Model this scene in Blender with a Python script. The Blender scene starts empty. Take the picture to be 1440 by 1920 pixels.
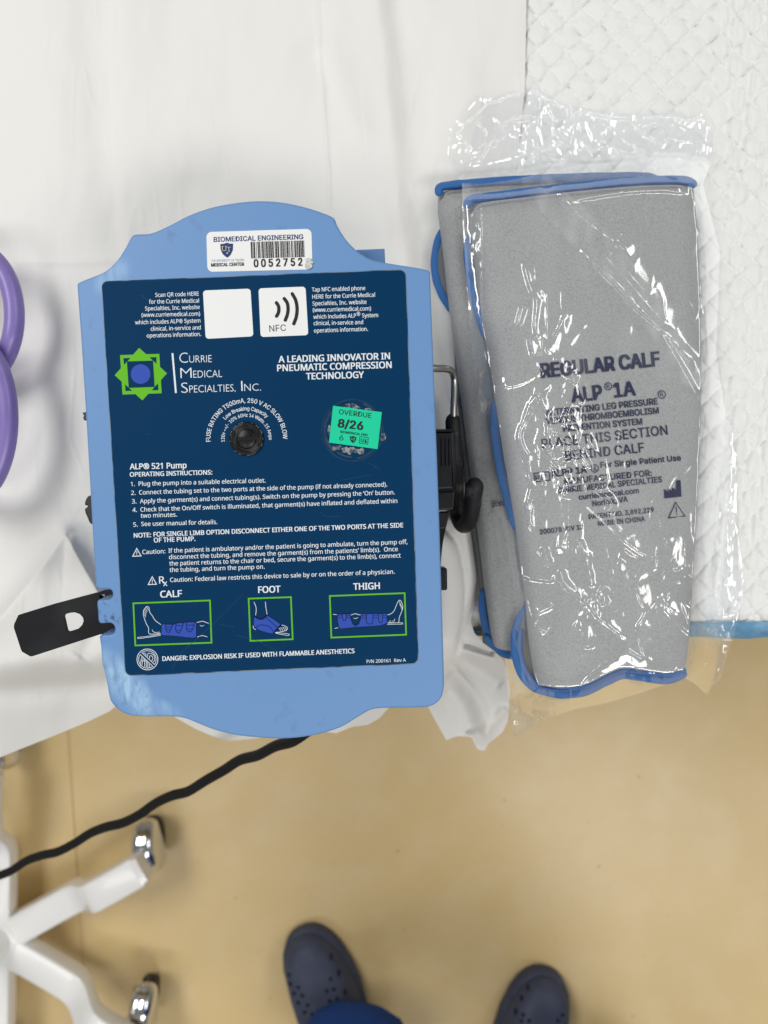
import bpy, math, random
import numpy as np
from mathutils import Vector
from mathutils.geometry import tessellate_polygon
from mathutils.bvhtree import BVHTree

random.seed(7)
S = bpy.context.scene
COL = S.collection

# ------------------------------------------------------------------ camera, light, exposure
H = 1.15            # camera height over the floor
F = 1333.0          # focal length in photograph pixels (1440 x 1920)
ZB = 0.63           # top of the mattress
cd = bpy.data.cameras.new('camera')
cam = bpy.data.objects.new('camera', cd)
COL.objects.link(cam)
cam.location = (0, 0, H)
cam.rotation_euler = (0, 0, 0)
cd.sensor_fit = 'VERTICAL'
cd.sensor_height = 24.0
cd.lens = 24.0 * F / 1920.0
cd.clip_start = 0.01
cd.clip_end = 60
cd.dof.use_dof = True
cd.dof.focus_distance = 0.425
cd.dof.aperture_fstop = cd.lens / 4.2
S.camera = cam

wd = bpy.data.worlds.new('World')
S.world = wd
wd.use_nodes = True
wd.node_tree.nodes['Background'].inputs[0].default_value = (0.93, 0.97, 1.0, 1)
wd.node_tree.nodes['Background'].inputs[1].default_value = 0.20


def ceiling_lamp(loc, sx, sy, power, col):
    ld = bpy.data.lights.new('ceiling_lamp', 'AREA')
    ld.shape = 'RECTANGLE'
    ld.size = sx
    ld.size_y = sy
    ld.energy = power
    ld.color = col
    lo = bpy.data.objects.new('ceiling_lamp', ld)
    lo.location = loc
    COL.objects.link(lo)
    return lo


ceiling_lamp((-1.8, 1.3, 3.4), 1.1, 2.0, 82, (1.0, 0.985, 0.95))
ceiling_lamp((2.6, 0.9, 3.4), 0.9, 2.2, 36, (1.0, 0.985, 0.95))
ceiling_lamp((1.3, -1.9, 3.4), 2.0, 0.9, 56, (1.0, 0.975, 0.93))
ceiling_lamp((-1.2, -1.8, 3.4), 1.4, 0.7, 18, (1.0, 0.975, 0.93))  # extra unseen lamp, added to give the film more highlights
S.view_settings.view_transform = 'Standard'
S.view_settings.look = 'None'
S.view_settings.exposure = 0.0
S.view_settings.gamma = 1.0
S.cycles.max_bounces = 8
S.cycles.transparent_max_bounces = 12
S.cycles.caustics_reflective = False
S.cycles.caustics_refractive = False


# ------------------------------------------------------------------ helpers
def W(px, py, z):
    """world point that a photograph pixel shows at height z"""
    d = H - np.asarray(z, float)
    px, py, d = np.broadcast_arrays(np.asarray(px, float), np.asarray(py, float), d)
    return np.stack([(px - 720) * d / F, -(py - 960) * d / F, H - d], -1)


def w1(px, py, z):
    return Vector(W(px, py, z).tolist())


def link(name, me, parent=None, mats=()):
    o = bpy.data.objects.new(name, me)
    COL.objects.link(o)
    if parent is not None:
        o.parent = parent
    for m in mats:
        me.materials.append(m)
    return o


def root_loc(o):
    while o.parent is not None:
        o = o.parent
    return np.array(o.location)


def thing(name, loc, label, cat, group=None):
    o = bpy.data.objects.new(name, None)
    COL.objects.link(o)
    o.location = loc
    o.empty_display_size = 0.03
    tag(o, label, cat, group)
    return o


def tag(o, label, cat, group=None):
    o['label'] = label
    o['category'] = cat
    if group:
        o['group'] = group


def mk(name, verts, faces, mat, parent=None, smooth=True, origin=None):
    """one mesh object from world-space vertices"""
    v = np.asarray(verts, float)
    if parent is not None:
        v = v - root_loc(parent)
    elif origin is not None:
        v = v - np.asarray(origin, float)
    me = bpy.data.meshes.new(name)
    if isinstance(faces, np.ndarray):
        n, k = faces.shape
        me.vertices.add(len(v))
        me.vertices.foreach_set('co', v.astype(np.float32).ravel())
        me.loops.add(n * k)
        me.loops.foreach_set('vertex_index', faces.astype(np.int32).ravel())
        me.polygons.add(n)
        me.polygons.foreach_set('loop_start', np.arange(0, n * k, k, dtype=np.int32))
        me.update(calc_edges=True)
        me.validate()
    else:
        me.from_pydata([tuple(p) for p in v], [], [tuple(f) for f in faces])
    me.polygons.foreach_set('use_smooth', [smooth] * len(me.polygons) if isinstance(smooth, bool) else list(smooth))
    me.update()
    o = link(name, me, parent, [mat])
    if parent is None and origin is not None:
        o.location = tuple(origin)
    return o


def grid_faces(nv, nu, flip=False, off=0):
    i = np.arange(nv - 1)[:, None] * nu + np.arange(nu - 1)[None, :]
    q = np.stack([i, i + nu, i + nu + 1, i + 1], -1).reshape(-1, 4)
    if flip:
        q = q[:, ::-1]
    return q + off


def catmull(pts, n=6, closed=False):
    p = np.asarray(pts, float)
    m = len(p)
    out = []
    rng = range(m if closed else m - 1)
    for i in rng:
        if closed:
            a, b, c, d = p[(i - 1) % m], p[i], p[(i + 1) % m], p[(i + 2) % m]
        else:
            b, c = p[i], p[i + 1]
            a = p[i - 1] if i > 0 else 2 * b - c
            d = p[i + 2] if i + 2 < m else 2 * c - b
        # centripetal-ish: shorten tangents to the shorter neighbour
        l1 = np.linalg.norm(c - b) + 1e-9
        t1 = (c - a)
        t2 = (d - b)
        t1 = t1 / (np.linalg.norm(b - a) + l1) * l1
        t2 = t2 / (np.linalg.norm(d - c) + l1) * l1
        for k in range(n):
            t = k / n
            h00 = 2 * t**3 - 3 * t**2 + 1
            h10 = t**3 - 2 * t**2 + t
            h01 = -2 * t**3 + 3 * t**2
            h11 = t**3 - t**2
            out.append(h00 * b + h10 * t1 + h01 * c + h11 * t2)
    if not closed:
        out.append(p[-1])
    return np.array(out)


def resample(pts, n, smooth=True):
    p = catmull(pts, 8) if smooth and len(pts) > 2 else np.asarray(pts, float)
    s = np.r_[0, np.cumsum(np.linalg.norm(np.diff(p, axis=0), axis=1))]
    t = np.linspace(0, s[-1], n)
    return np.stack([np.interp(t, s, p[:, k]) for k in range(p.shape[1])], -1)


def coons(top, bottom, left, right, nu, nv, smooth=True):
    T = resample(top, nu, smooth)
    B = resample(bottom, nu, smooth)
    L = resample(left, nv, smooth)
    R = resample(right, nv, smooth)
    u = np.linspace(0, 1, nu)[None, :, None]
    v = np.linspace(0, 1, nv)[:, None, None]
    P = (1 - v) * T[None] + v * B[None] + (1 - u) * L[:, None] + u * R[:, None]
    P -= (1 - u) * (1 - v) * T[0] + u * (1 - v) * T[-1] + (1 - u) * v * B[0] + u * v * B[-1]
    return P[..., 0], P[..., 1]


_rs = np.random.RandomState(11)
_perm = _rs.permutation(512)
_perm = np.r_[_perm, _perm, _perm]
_ga = _rs.rand(512) * 2 * np.pi


def pn(x, y, seed=0):
    """2-D gradient noise, about -0.7..0.7"""
    x = np.asarray(x, float) + seed * 17.31
    y = np.asarray(y, float) + seed * 5.77
    xi = np.floor(x).astype(int)
    yi = np.floor(y).astype(int)
    xf = x - xi
    yf = y - yi
    u = xf * xf * xf * (xf * (xf * 6 - 15) + 10)
    v = yf * yf * yf * (yf * (yf * 6 - 15) + 10)

    def g(ix, iy, dx, dy):
        h = _perm[(_perm[ix & 511] + iy) & 511]
        return np.cos(_ga[h]) * dx + np.sin(_ga[h]) * dy
    a = g(xi, yi, xf, yf)
    b = g(xi + 1, yi, xf - 1, yf)
    c = g(xi, yi + 1, xf, yf - 1)
    d = g(xi + 1, yi + 1, xf - 1, yf - 1)
    return (a * (1 - u) + b * u) * (1 - v) + (c * (1 - u) + d * u) * v


def sstep(a, b, x):
    t = np.clip((x - a) / (b - a), 0, 1)
    return t * t * (3 - 2 * t)


def seg_dist(x, y, pl):
    """signed distance (left negative) and parameter along an open polyline, in pixels"""
    pl = np.asarray(pl, float)
    best = np.full(x.shape, 1e9)
    side = np.zeros(x.shape)
    par = np.zeros(x.shape)
    acc = 0
    for a, b in zip(pl[:-1], pl[1:]):
        e = b - a
        L = np.hypot(*e)
        t = np.clip(((x - a[0]) * e[0] + (y - a[1]) * e[1]) / (L * L), 0, 1)
        dx = x - (a[0] + t * e[0])
        dy = y - (a[1] + t * e[1])
        d = np.hypot(dx, dy)
        s = np.sign(e[0] * (y - a[1]) - e[1] * (x - a[0]))
        m = d < best
        best = np.where(m, d, best)
        side = np.where(m, s, side)
        par = np.where(m, acc + t * L, par)
        acc += L
    return best * np.where(side == 0, 1, side), par / acc


def poly_sd(x, y, pl):
    """signed distance to a closed polygon, inside positive"""
    pl = np.asarray(pl, float)
    best = np.full(x.shape, 1e9)
    ins = np.zeros(x.shape, bool)
    for a, b in zip(pl, np.roll(pl, -1, 0)):
        e = b - a
        t = np.clip(((x - a[0]) * e[0] + (y - a[1]) * e[1]) / (e @ e + 1e-9), 0, 1)
        best = np.minimum(best, np.hypot(x - a[0] - t * e[0], y - a[1] - t * e[1]))
        c = ((a[1] > y) != (b[1] > y)) & (x < (b[0] - a[0]) * (y - a[1]) / (b[1] - a[1] + 1e-12) + a[0])
        ins ^= c
    return np.where(ins, best, -best)


def tube_mesh(pts, rad, nseg=12, cap=True, flat=1.0, closed=False):
    p = np.asarray(pts, float)
    n = len(p)
    rad = np.broadcast_to(np.asarray(rad, float), (n,))
    if closed:
        tan = np.roll(p, -1, 0) - np.roll(p, 1, 0)
    else:
        tan = np.gradient(p, axis=0)
    tan /= np.linalg.norm(tan, axis=1)[:, None] + 1e-12
    up = np.array([0, 0, 1.0])
    if abs(tan[0] @ up) > 0.95:
        up = np.array([0, 1.0, 0])
    V = []
    nrm = up - tan[0] * (up @ tan[0])
    nrm /= np.linalg.norm(nrm)
    for i in range(n):
        nrm = nrm - tan[i] * (nrm @ tan[i])
        nrm /= np.linalg.norm(nrm) + 1e-12
        b = np.cross(tan[i], nrm)
        for k in range(nseg):
            a = 2 * math.pi * k / nseg
            V.append(p[i] + rad[i] * (math.cos(a) * nrm * flat + math.sin(a) * b))
    Fc = []
    for i in range(n if closed else n - 1):
        j = (i + 1) % n
        for k in range(nseg):
            k2 = (k + 1) % nseg
            Fc.append((i * nseg + k, i * nseg + k2, j * nseg + k2, j * nseg + k))
    if cap and not closed:
        for i, s, sg in ((0, 0, -1), (n - 1, (n - 1) * nseg, 1)):
            c1 = len(V)
            for q, (rr, dd) in enumerate(((0.8, 0.55), (0.45, 0.88))):
                for k in range(nseg):
                    ctr = p[i]
                    V.append(ctr + (np.array(V[s + k]) - ctr) * rr + sg * tan[i] * rad[i] * dd)
            tip = len(V)
            V.append(p[i] + sg * tan[i] * rad[i])
            rings = [s, c1, c1 + nseg]
            for r0, r1 in zip(rings[:-1], rings[1:]):
                for k in range(nseg):
                    k2 = (k + 1) % nseg
                    q = (r0 + k, r0 + k2, r1 + k2, r1 + k)
                    Fc.append(q if sg > 0 else q[::-1])
            for k in range(nseg):
                q = (c1 + nseg + k, c1 + nseg + (k + 1) % nseg, tip)
                Fc.append(q if sg > 0 else q[::-1])
    return np.array(V), Fc


def tess(loops):
    vs = [[Vector((q[0], q[1], 0)) for q in lp] for lp in loops]
    tris = tessellate_polygon(vs)
    flat = np.array([q[:2] for lp in loops for q in lp], float)
    return flat, [tuple(t) for t in tris]


class MB:
    """collects vertices and faces"""
    def __init__(self):
        self.v = []
        self.f = []
        self.s = []

    def add(self, v, f, smooth=False):
        o = len(self.v)
        self.v += [tuple(p) for p in v]
        self.f += [tuple(int(i) + o for i in q) for q in f]
        self.s += [smooth] * len(f)

    def obj(self, name, mat, parent):
        return mk(name, self.v, self.f, mat, parent, self.s)


def slab(outline, mapper, top, bottom, bev=0.0, seg=3, holes=(), botcap=True):
    """solid plate: outline in pixels taken to world by mapper(px, py, offset along the normal)"""
    loops = [np.asarray(outline, float)] + [np.asarray(h, float) for h in holes]
    for i, lp in enumerate(loops):
        a = 0.5 * np.sum(lp[:, 0] * np.roll(lp[:, 1], -1) - np.roll(lp[:, 0], -1) * lp[:, 1])
        if (a > 0) != (i == 0):
            loops[i] = lp[::-1]
    m = MB()
    ppm = 1.0 / np.linalg.norm(np.array(mapper(loops[0][0][0] + 1, loops[0][0][1], 0)) - np.array(mapper(loops[0][0][0], loops[0][0][1], 0)))

    def inset(lp, d):
        t = np.roll(lp, -1, 0) - np.roll(lp, 1, 0)
        t /= np.linalg.norm(t, axis=1)[:, None] + 1e-9
        return lp + d * np.stack([-t[:, 1], t[:, 0]], -1)
    rings = []
    if bev > 0:
        for k in range(seg + 1):
            a = math.pi / 2 * k / seg
            rings.append((bev * (1 - math.sin(a)) * ppm, top - bev * (1 - math.cos(a))))
    else:
        rings.append((0, top))
    rings.append((0, bottom))
    idx = []
    V = []
    for ins, off in rings:
        row = []
        for lp in loops:
            q = inset(lp, ins) if ins else lp
            row.append((len(V), len(q)))
            V += [mapper(x, y, off) for x, y in q]
        idx.append(row)
    V = np.array(V)
    Fs = []
    sm = []
    for r in range(len(rings) - 1):
        for (a, n), (b, _) in zip(idx[r], idx[r + 1]):
            for k in range(n):
                k2 = (k + 1) % n
                Fs.append((a + k, b + k, b + k2, a + k2)[::-1])
                sm.append(True)
    tl = [inset(lp, rings[0][0]) if rings[0][0] else lp for lp in loops]
    _, tr = tess(tl)
    base = idx[0][0][0]
    topf = [tuple(base + i for i in t) for t in tr]
    base = idx[-1][0][0]
    botf = [tuple(base + i for i in t)[::-1] for t in tr] if botcap else []

    def fixn(fs, want):
        out = []
        for f in fs:
            a, b, c = V[f[0]], V[f[1]], V[f[2]]
            n = np.cross(b - a, c - a)
            out.append(f if (n[2] > 0) == want else f[::-1])
        return out
    topf = fixn(topf, True)
    botf = fixn(botf, False)
    m.v = [tuple(p) for p in V]
    m.f = Fs + topf + botf
    m.s = sm + [False] * (len(topf) + len(botf))
    return m


# ------------------------------------------------------------------ materials
def nd(nt, t, **kw):
    n = nt.nodes.new(t)
    for k, v in kw.items():
        setattr(n, k, v)
    return n


def material(name, col, rough=0.6, spec=0.4, metal=0.0, bumps=(), vary=None, sheen=0.0, coat=0.0, subs=0.0):
    """bumps: (scale, strength, distance, stretch); vary: (scale, second colour, amount low, high)"""
    m = bpy.data.materials.new(name)
    m.use_nodes = True
    nt = m.node_tree
    b = nt.nodes['Principled BSDF']
    b.inputs['Base Color'].default_value = (*col, 1)
    b.inputs['Roughness'].default_value = rough
    b.inputs['Specular IOR Level'].default_value = spec
    b.inputs['Metallic'].default_value = metal
    b.inputs['Sheen Weight'].default_value = sheen
    b.inputs['Coat Weight'].default_value = coat
    tc = nd(nt, 'ShaderNodeTexCoord')
    prev = None
    for sc, st, dist, stretch in bumps:
        mp = nd(nt, 'ShaderNodeMapping')
        mp.inputs['Scale'].default_value = stretch
        nt.links.new(tc.outputs['Object'], mp.inputs[0])
        no = nd(nt, 'ShaderNodeTexNoise')
        no.inputs['Scale'].default_value = sc
        no.inputs['Detail'].default_value = 3
        nt.links.new(mp.outputs[0], no.inputs['Vector'])
        bp = nd(nt, 'ShaderNodeBump')
        bp.inputs['Strength'].default_value = st
        bp.inputs['Distance'].default_value = dist
        nt.links.new(no.outputs['Fac'], bp.inputs['Height'])
        if prev:
            nt.links.new(prev.outputs[0], bp.inputs['Normal'])
        prev = bp
    if prev:
        nt.links.new(prev.outputs[0], b.inputs['Normal'])
    if vary:
        sc, c2, lo, hi = vary
        no = nd(nt, 'ShaderNodeTexNoise')
        no.inputs['Scale'].default_value = sc
        no.inputs['Detail'].default_value = 5
        nt.links.new(tc.outputs['Object'], no.inputs['Vector'])
        mr = nd(nt, 'ShaderNodeMapRange')
        mr.inputs[1].default_value = lo
        mr.inputs[2].default_value = hi
        nt.links.new(no.outputs['Fac'], mr.inputs[0])
        mx = nd(nt, 'ShaderNodeMix', data_type='RGBA')
        mx.inputs[6].default_value = (*col, 1)
        mx.inputs[7].default_value = (*c2, 1)
        nt.links.new(mr.outputs[0], mx.inputs[0])
        nt.links.new(mx.outputs[2], b.inputs['Base Color'])
    return m


one = (1, 1, 1)
M = {}
M['sheet'] = material('white_cotton', (0.78, 0.772, 0.75), 0.85, 0.15, bumps=((900, 0.10, 0.0006, (1, 0.25, 1)), (900, 0.10, 0.0006, (0.25, 1, 1)), (35, 0.10, 0.004, one), (260, 0.10, 0.0009, (0.05, 1, 1)), (260, 0.10, 0.0009, (1, 0.05, 1))), sheen=0.1)
M['pad'] = material('quilted_terry', (0.80, 0.805, 0.795), 0.95, 0.1, bumps=((750, 0.35, 0.0010, one), (150, 0.10, 0.002, one)), sheen=0.2)
M['pad_edge'] = material('light_blue_binding', (0.12, 0.28, 0.45), 0.8, 0.2, bumps=((500, 0.3, 0.001, one), (110, 0.5, 0.003, one)), vary=(90, (0.19, 0.37, 0.54), 0.45, 0.65))
M['grey'] = material('grey_brushed_fabric', (0.395, 0.40, 0.402), 0.95, 0.08, bumps=((1000, 0.7, 0.0012, one), (300, 0.12, 0.0015, one)), vary=(950, (0.285, 0.29, 0.293), 0.42, 0.70), sheen=0.25)
M['grey_dark'] = material('dark_grey_fabric', (0.16, 0.165, 0.17), 0.95, 0.08, bumps=((800, 0.5, 0.001, one),))  # darker grey for the lower layers of both wraps
M['bind'] = material('blue_binding_tape', (0.045, 0.145, 0.38), 0.9, 0.08, bumps=((800, 0.5, 0.0008, one), (150, 0.4, 0.002, one)), sheen=0.15)
M['stitch'] = material('dark_blue_stitching', (0.012, 0.045, 0.17), 0.8, 0.1)
M['ink'] = material('navy_ink', (0.004, 0.007, 0.048), 0.9, 0.1, vary=(900, (0.02, 0.028, 0.085), 0.5, 0.75))
M['navy'] = material('navy_label_film', (0.0006, 0.034, 0.100), 0.55, 0.07, bumps=((1500, 0.05, 0.0003, one),))
M['print'] = material('white_print', (0.74, 0.79, 0.84), 0.6, 0.2)
M['white'] = material('white_label_paper', (0.80, 0.81, 0.81), 0.5, 0.3)
M['green'] = material('green_print', (0.115, 0.46, 0.006), 0.5, 0.25)
M['royal'] = material('royal_blue_print', (0.022, 0.072, 0.42), 0.5, 0.25)
M['line'] = material('dark_blue_line_print', (0.002, 0.006, 0.06), 0.5, 0.2)
M['blackprint'] = material('black_print', (0.012, 0.012, 0.014), 0.5, 0.3)
M['navyprint'] = material('navy_print', (0.012, 0.035, 0.15), 0.5, 0.3)
M['skyprint'] = material('pale_blue_print', (0.16, 0.26, 0.42), 0.5, 0.3)
M['cream'] = material('cream_print', (0.75, 0.62, 0.36), 0.5, 0.3)
M['teal'] = material('teal_sticker_paper', (0.006, 0.59, 0.335), 0.6, 0.25)
M['residue'] = material('torn_paper_residue', (0.33, 0.33, 0.33), 0.8, 0.2, bumps=((900, 0.8, 0.001, one),), vary=(420, (0.02, 0.05, 0.09), 0.40, 0.60))
M['residue_ring'] = material('clear_glue_ring', (0.02, 0.055, 0.105), 0.5, 0.3, vary=(160, (0.0015, 0.028, 0.085), 0.40, 0.62))
M['black'] = material('black_plastic', (0.010, 0.011, 0.014), 0.42, 0.4, bumps=((900, 0.08, 0.0006, one),), vary=(60, (0.018, 0.019, 0.022), 0.4, 0.7))
M['blackmetal'] = material('black_painted_steel', (0.007, 0.0075, 0.010), 0.45, 0.2, vary=(40, (0.016, 0.017, 0.02), 0.4, 0.7))
M['rubber'] = material('black_rubber', (0.011, 0.011, 0.012), 0.55, 0.35, bumps=((300, 0.15, 0.001, one),), vary=(95, (0.09, 0.085, 0.08), 0.56, 0.74))
M['capblack'] = material('black_cap_plastic', (0.006, 0.006, 0.0065), 0.35, 0.3, bumps=((700, 0.2, 0.0006, one),))
M['cord'] = material('black_cord_jacket', (0.008, 0.009, 0.010), 0.6, 0.2)
M['steel'] = material('brushed_steel_rod', (0.42, 0.40, 0.37), 0.32, 0.5, 1.0)
M['chrome'] = material('chrome', (0.75, 0.76, 0.78), 0.08, 0.5, 1.0)
M['enamel'] = material('white_enamel', (0.84, 0.84, 0.83), 0.28, 0.5, coat=0.3)
M['purple'] = material('lavender_tubing', (0.235, 0.175, 0.47), 0.32, 0.5, bumps=((500, 0.05, 0.0006, one),), vary=(45, (0.20, 0.145, 0.41), 0.4, 0.7))
M['clog'] = material('slate_foam', (0.042, 0.053, 0.094), 0.62, 0.35, bumps=((600, 0.12, 0.001, one),), vary=(28, (0.058, 0.070, 0.116), 0.42, 0.7))
M['clog_hole'] = material('dark_hole_shade', (0.006, 0.007, 0.010), 0.9, 0.1)
M['scrub'] = material('royal_blue_cotton', (0.015, 0.055, 0.24), 0.85, 0.15, bumps=((900, 0.3, 0.001, one), (60, 0.3, 0.01, one)))
M['mattress'] = material('white_fitted_cover', (0.76, 0.755, 0.74), 0.85, 0.15, bumps=((30, 0.15, 0.006, one),))
M['frame'] = material('grey_painted_metal', (0.35, 0.35, 0.35), 0.4, 0.5)


def blue_plastic():
    m = material('powder_blue_plastic', (0.135, 0.278, 0.545), 0.45, 0.4, bumps=((1300, 0.06, 0.0004, one),))
    nt = m.node_tree
    b = nt.nodes['Principled BSDF']
    geo = nd(nt, 'ShaderNodeNewGeometry')

    def math_(op, a=None, bb=None):
        n = nd(nt, 'ShaderNodeMath', operation=op)
        for i, v in enumerate((a, bb)):
            if v is None:
                continue
            if isinstance(v, (int, float)):
                n.inputs[i].default_value = v
            else:
                nt.links.new(v, n.inputs[i])
        return n.outputs[0]

    def spot(px, py, z, rx, ry, ang):
        """soft elongated mask round one worn place"""
        mp = nd(nt, 'ShaderNodeMapping', vector_type='TEXTURE')
        mp.inputs['Location'].default_value = w1(px, py, z)
        mp.inputs['Rotation'].default_value = (0, 0, ang)
        mp.inputs['Scale'].default_value = (rx, ry, 0.05)
        nt.links.new(geo.outputs['Position'], mp.inputs[0])
        ln = nd(nt, 'ShaderNodeVectorMath', operation='LENGTH')
        nt.links.new(mp.outputs[0], ln.inputs[0])
        mr = nd(nt, 'ShaderNodeMapRange', interpolation_type='SMOOTHSTEP')
        mr.inputs[1].default_value = 0.25
        mr.inputs[2].default_value = 1.0
        mr.inputs[3].default_value = 1.0
        mr.inputs[4].default_value = 0.0
        nt.links.new(ln.outputs['Value'], mr.inputs[0])
        return mr.outputs[0]

    def noise(sc, stretch, lo, hi):
        mp = nd(nt, 'ShaderNodeMapping')
        mp.inputs['Scale'].default_value = stretch
        mp.inputs['Rotation'].default_value = (0, 0, 0.5)
        nt.links.new(geo.outputs['Position'], mp.inputs[0])
        no = nd(nt, 'ShaderNodeTexNoise')
        no.inputs['Scale'].default_value = sc
        no.inputs['Detail'].default_value = 6
        nt.links.new(mp.outputs[0], no.inputs['Vector'])
        mr = nd(nt, 'ShaderNodeMapRange')
        mr.inputs[1].default_value = lo
        mr.inputs[2].default_value = hi
        nt.links.new(no.outputs['Fac'], mr.inputs[0])
        return mr.outputs[0]
    zf = 0.735
    w_a = spot(238, 1287, zf, 0.034, 0.013, math.radians(-52))
    w_a2 = spot(212, 1262, zf, 0.022, 0.010, math.radians(-60))
    w_b = spot(203, 512, zf + 0.02, 0.017, 0.009, math.radians(42))
    w_c = spot(290, 1325, zf, 0.020, 0.007, math.radians(-20))
    wear = math_('MAXIMUM', math_('MAXIMUM', w_a, math_('MULTIPLY', w_a2, 0.7)), math_('MAXIMUM', math_('MULTIPLY', w_b, 0.6), math_('MULTIPLY', w_c, 0.5)))
    scratch = noise(260, (1, 0.22, 1), 0.36, 0.62)
    wear = math_('MULTIPLY', wear, math_('ADD', 0.35, math_('MULTIPLY', scratch, 0.65)))
    d_a = math_('MAXIMUM', spot(196, 1146, zf, 0.0065, 0.015, 0.06), spot(209, 1150, zf, 0.008, 0.012, 0.0))
    d_a = math_('MAXIMUM', d_a, spot(205, 1191, zf, 0.010, 0.004, 0.3))
    d_b = math_('MULTIPLY', spot(250, 1300, zf, 0.03, 0.016, math.radians(-52)), 0.28)
    dirt = math_('MULTIPLY', math_('MAXIMUM', d_a, d_b), noise(330, (1, 0.6, 1), 0.52, 0.64))
    fine = math_('MULTIPLY', noise(95, (1, 1, 1), 0.63, 0.76), 0.25)
    mx = nd(nt, 'ShaderNodeMix', data_type='RGBA')
    mx.inputs[6].default_value = (0.135, 0.278, 0.545, 1)
    mx.inputs[7].default_value = (0.33, 0.52, 0.74, 1)
    nt.links.new(wear, mx.inputs[0])
    mx2 = nd(nt, 'ShaderNodeMix', data_type='RGBA')
    mx2.inputs[7].default_value = (0.05, 0.10, 0.20, 1)
    nt.links.new(mx.outputs[2], mx2.inputs[6])
    nt.links.new(math_('MAXIMUM', dirt, fine), mx2.inputs[0])
    nt.links.new(mx2.outputs[2], b.inputs['Base Color'])
    return m


M['blue'] = blue_plastic()


def floor_material():
    m = material('beige_vinyl_floor', (0.675, 0.502, 0.245), 0.36, 0.5, bumps=((60, 0.02, 0.006, one),))
    nt = m.node_tree
    b = nt.nodes['Principled BSDF']
    tc = nd(nt, 'ShaderNodeTexCoord')
    cur = None
    for sc, c2, lo, hi in ((2.6, (0.60, 0.45, 0.215), 0.36, 0.66), (14, (0.70, 0.545, 0.305), 0.44, 0.72), (130, (0.60, 0.45, 0.225), 0.55, 0.85)):
        no = nd(nt, 'ShaderNodeTexNoise')
        no.inputs['Scale'].default_value = sc
        no.inputs['Detail'].default_value = 5
        nt.links.new(tc.outputs['Object'], no.inputs['Vector'])
        mr = nd(nt, 'ShaderNodeMapRange')
        mr.inputs[1].default_value = lo
        mr.inputs[2].default_value = hi
        mr.inputs[4].default_value = 0.65
        nt.links.new(no.outputs['Fac'], mr.inputs[0])
        mx = nd(nt, 'ShaderNodeMix', data_type='RGBA')
        mx.inputs[6].default_value = (0.675, 0.502, 0.245, 1)
        if cur:
            nt.links.new(cur, mx.inputs[6])
        mx.inputs[7].default_value = (*c2, 1)
        nt.links.new(mr.outputs[0], mx.inputs[0])
        cur = mx.outputs[2]
    nt.links.new(cur, b.inputs['Base Color'])
    return m


M['floor'] = floor_material()
M['seam'] = material('floor_weld_seam', (0.575, 0.43, 0.21), 0.5, 0.3)


def film_material():
    m = bpy.data.materials.new('clear_plastic_film')
    m.use_nodes = True
    nt = m.node_tree
    nt.nodes.remove(nt.nodes['Principled BSDF'])
    out = nt.nodes['Material Output']
    tc = nd(nt, 'ShaderNodeTexCoord')
    no = nd(nt, 'ShaderNodeTexNoise')
    no.inputs['Scale'].default_value = 160
    no.inputs['Detail'].default_value = 4
    nt.links.new(tc.outputs['Object'], no.inputs['Vector'])
    bp = nd(nt, 'ShaderNodeBump')
    bp.inputs['Strength'].default_value = 0.06
    bp.inputs['Distance'].default_value = 0.0010
    nt.links.new(no.outputs['Fac'], bp.inputs['Height'])
    tr = nd(nt, 'ShaderNodeBsdfTransparent')
    tr.inputs[0].default_value = (0.935, 0.94, 0.947, 1)
    gl = nd(nt, 'ShaderNodeBsdfGlossy')
    gl.inputs['Roughness'].default_value = 0.10
    gl.inputs[0].default_value = (1, 1, 1, 1)
    nt.links.new(bp.outputs[0], gl.inputs['Normal'])
    fr = nd(nt, 'ShaderNodeFresnel')
    fr.inputs['IOR'].default_value = 1.5
    nt.links.new(bp.outputs[0], fr.inputs['Normal'])
    mu = nd(nt, 'ShaderNodeMath', operation='MULTIPLY', use_clamp=True)
    mu.inputs[1].default_value = 3.3
    nt.links.new(fr.outputs[0], mu.inputs[0])
    mn = nd(nt, 'ShaderNodeMath', operation='MINIMUM')
    mn.inputs[1].default_value = 0.165
    nt.links.new(mu.outputs[0], mn.inputs[0])
    nt.links.new(mn.outputs[0], gl.inputs[0])
    mx = nd(nt, 'ShaderNodeAddShader')
    nt.links.new(tr.outputs[0], mx.inputs[0])
    nt.links.new(gl.outputs[0], mx.inputs[1])
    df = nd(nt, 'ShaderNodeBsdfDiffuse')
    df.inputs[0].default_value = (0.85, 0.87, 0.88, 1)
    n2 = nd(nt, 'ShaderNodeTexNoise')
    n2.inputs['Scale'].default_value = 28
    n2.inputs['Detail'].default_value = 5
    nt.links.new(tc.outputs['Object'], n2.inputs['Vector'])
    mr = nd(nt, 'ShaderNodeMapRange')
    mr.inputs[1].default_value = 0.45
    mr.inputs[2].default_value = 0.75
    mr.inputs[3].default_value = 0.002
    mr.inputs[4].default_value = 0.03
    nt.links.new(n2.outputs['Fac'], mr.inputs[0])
    fa = nd(nt, 'ShaderNodeAttribute', attribute_name='fold')  # haze of doubled folds plus the painted veil of reflections
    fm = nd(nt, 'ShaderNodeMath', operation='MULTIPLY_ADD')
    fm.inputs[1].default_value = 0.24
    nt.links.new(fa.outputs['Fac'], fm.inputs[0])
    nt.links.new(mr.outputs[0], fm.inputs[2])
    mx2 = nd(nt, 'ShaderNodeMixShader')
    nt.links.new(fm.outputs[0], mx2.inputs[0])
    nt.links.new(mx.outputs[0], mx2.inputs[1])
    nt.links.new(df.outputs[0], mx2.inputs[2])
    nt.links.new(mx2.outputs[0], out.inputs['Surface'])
    return m


M['film'] = film_material()

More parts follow.
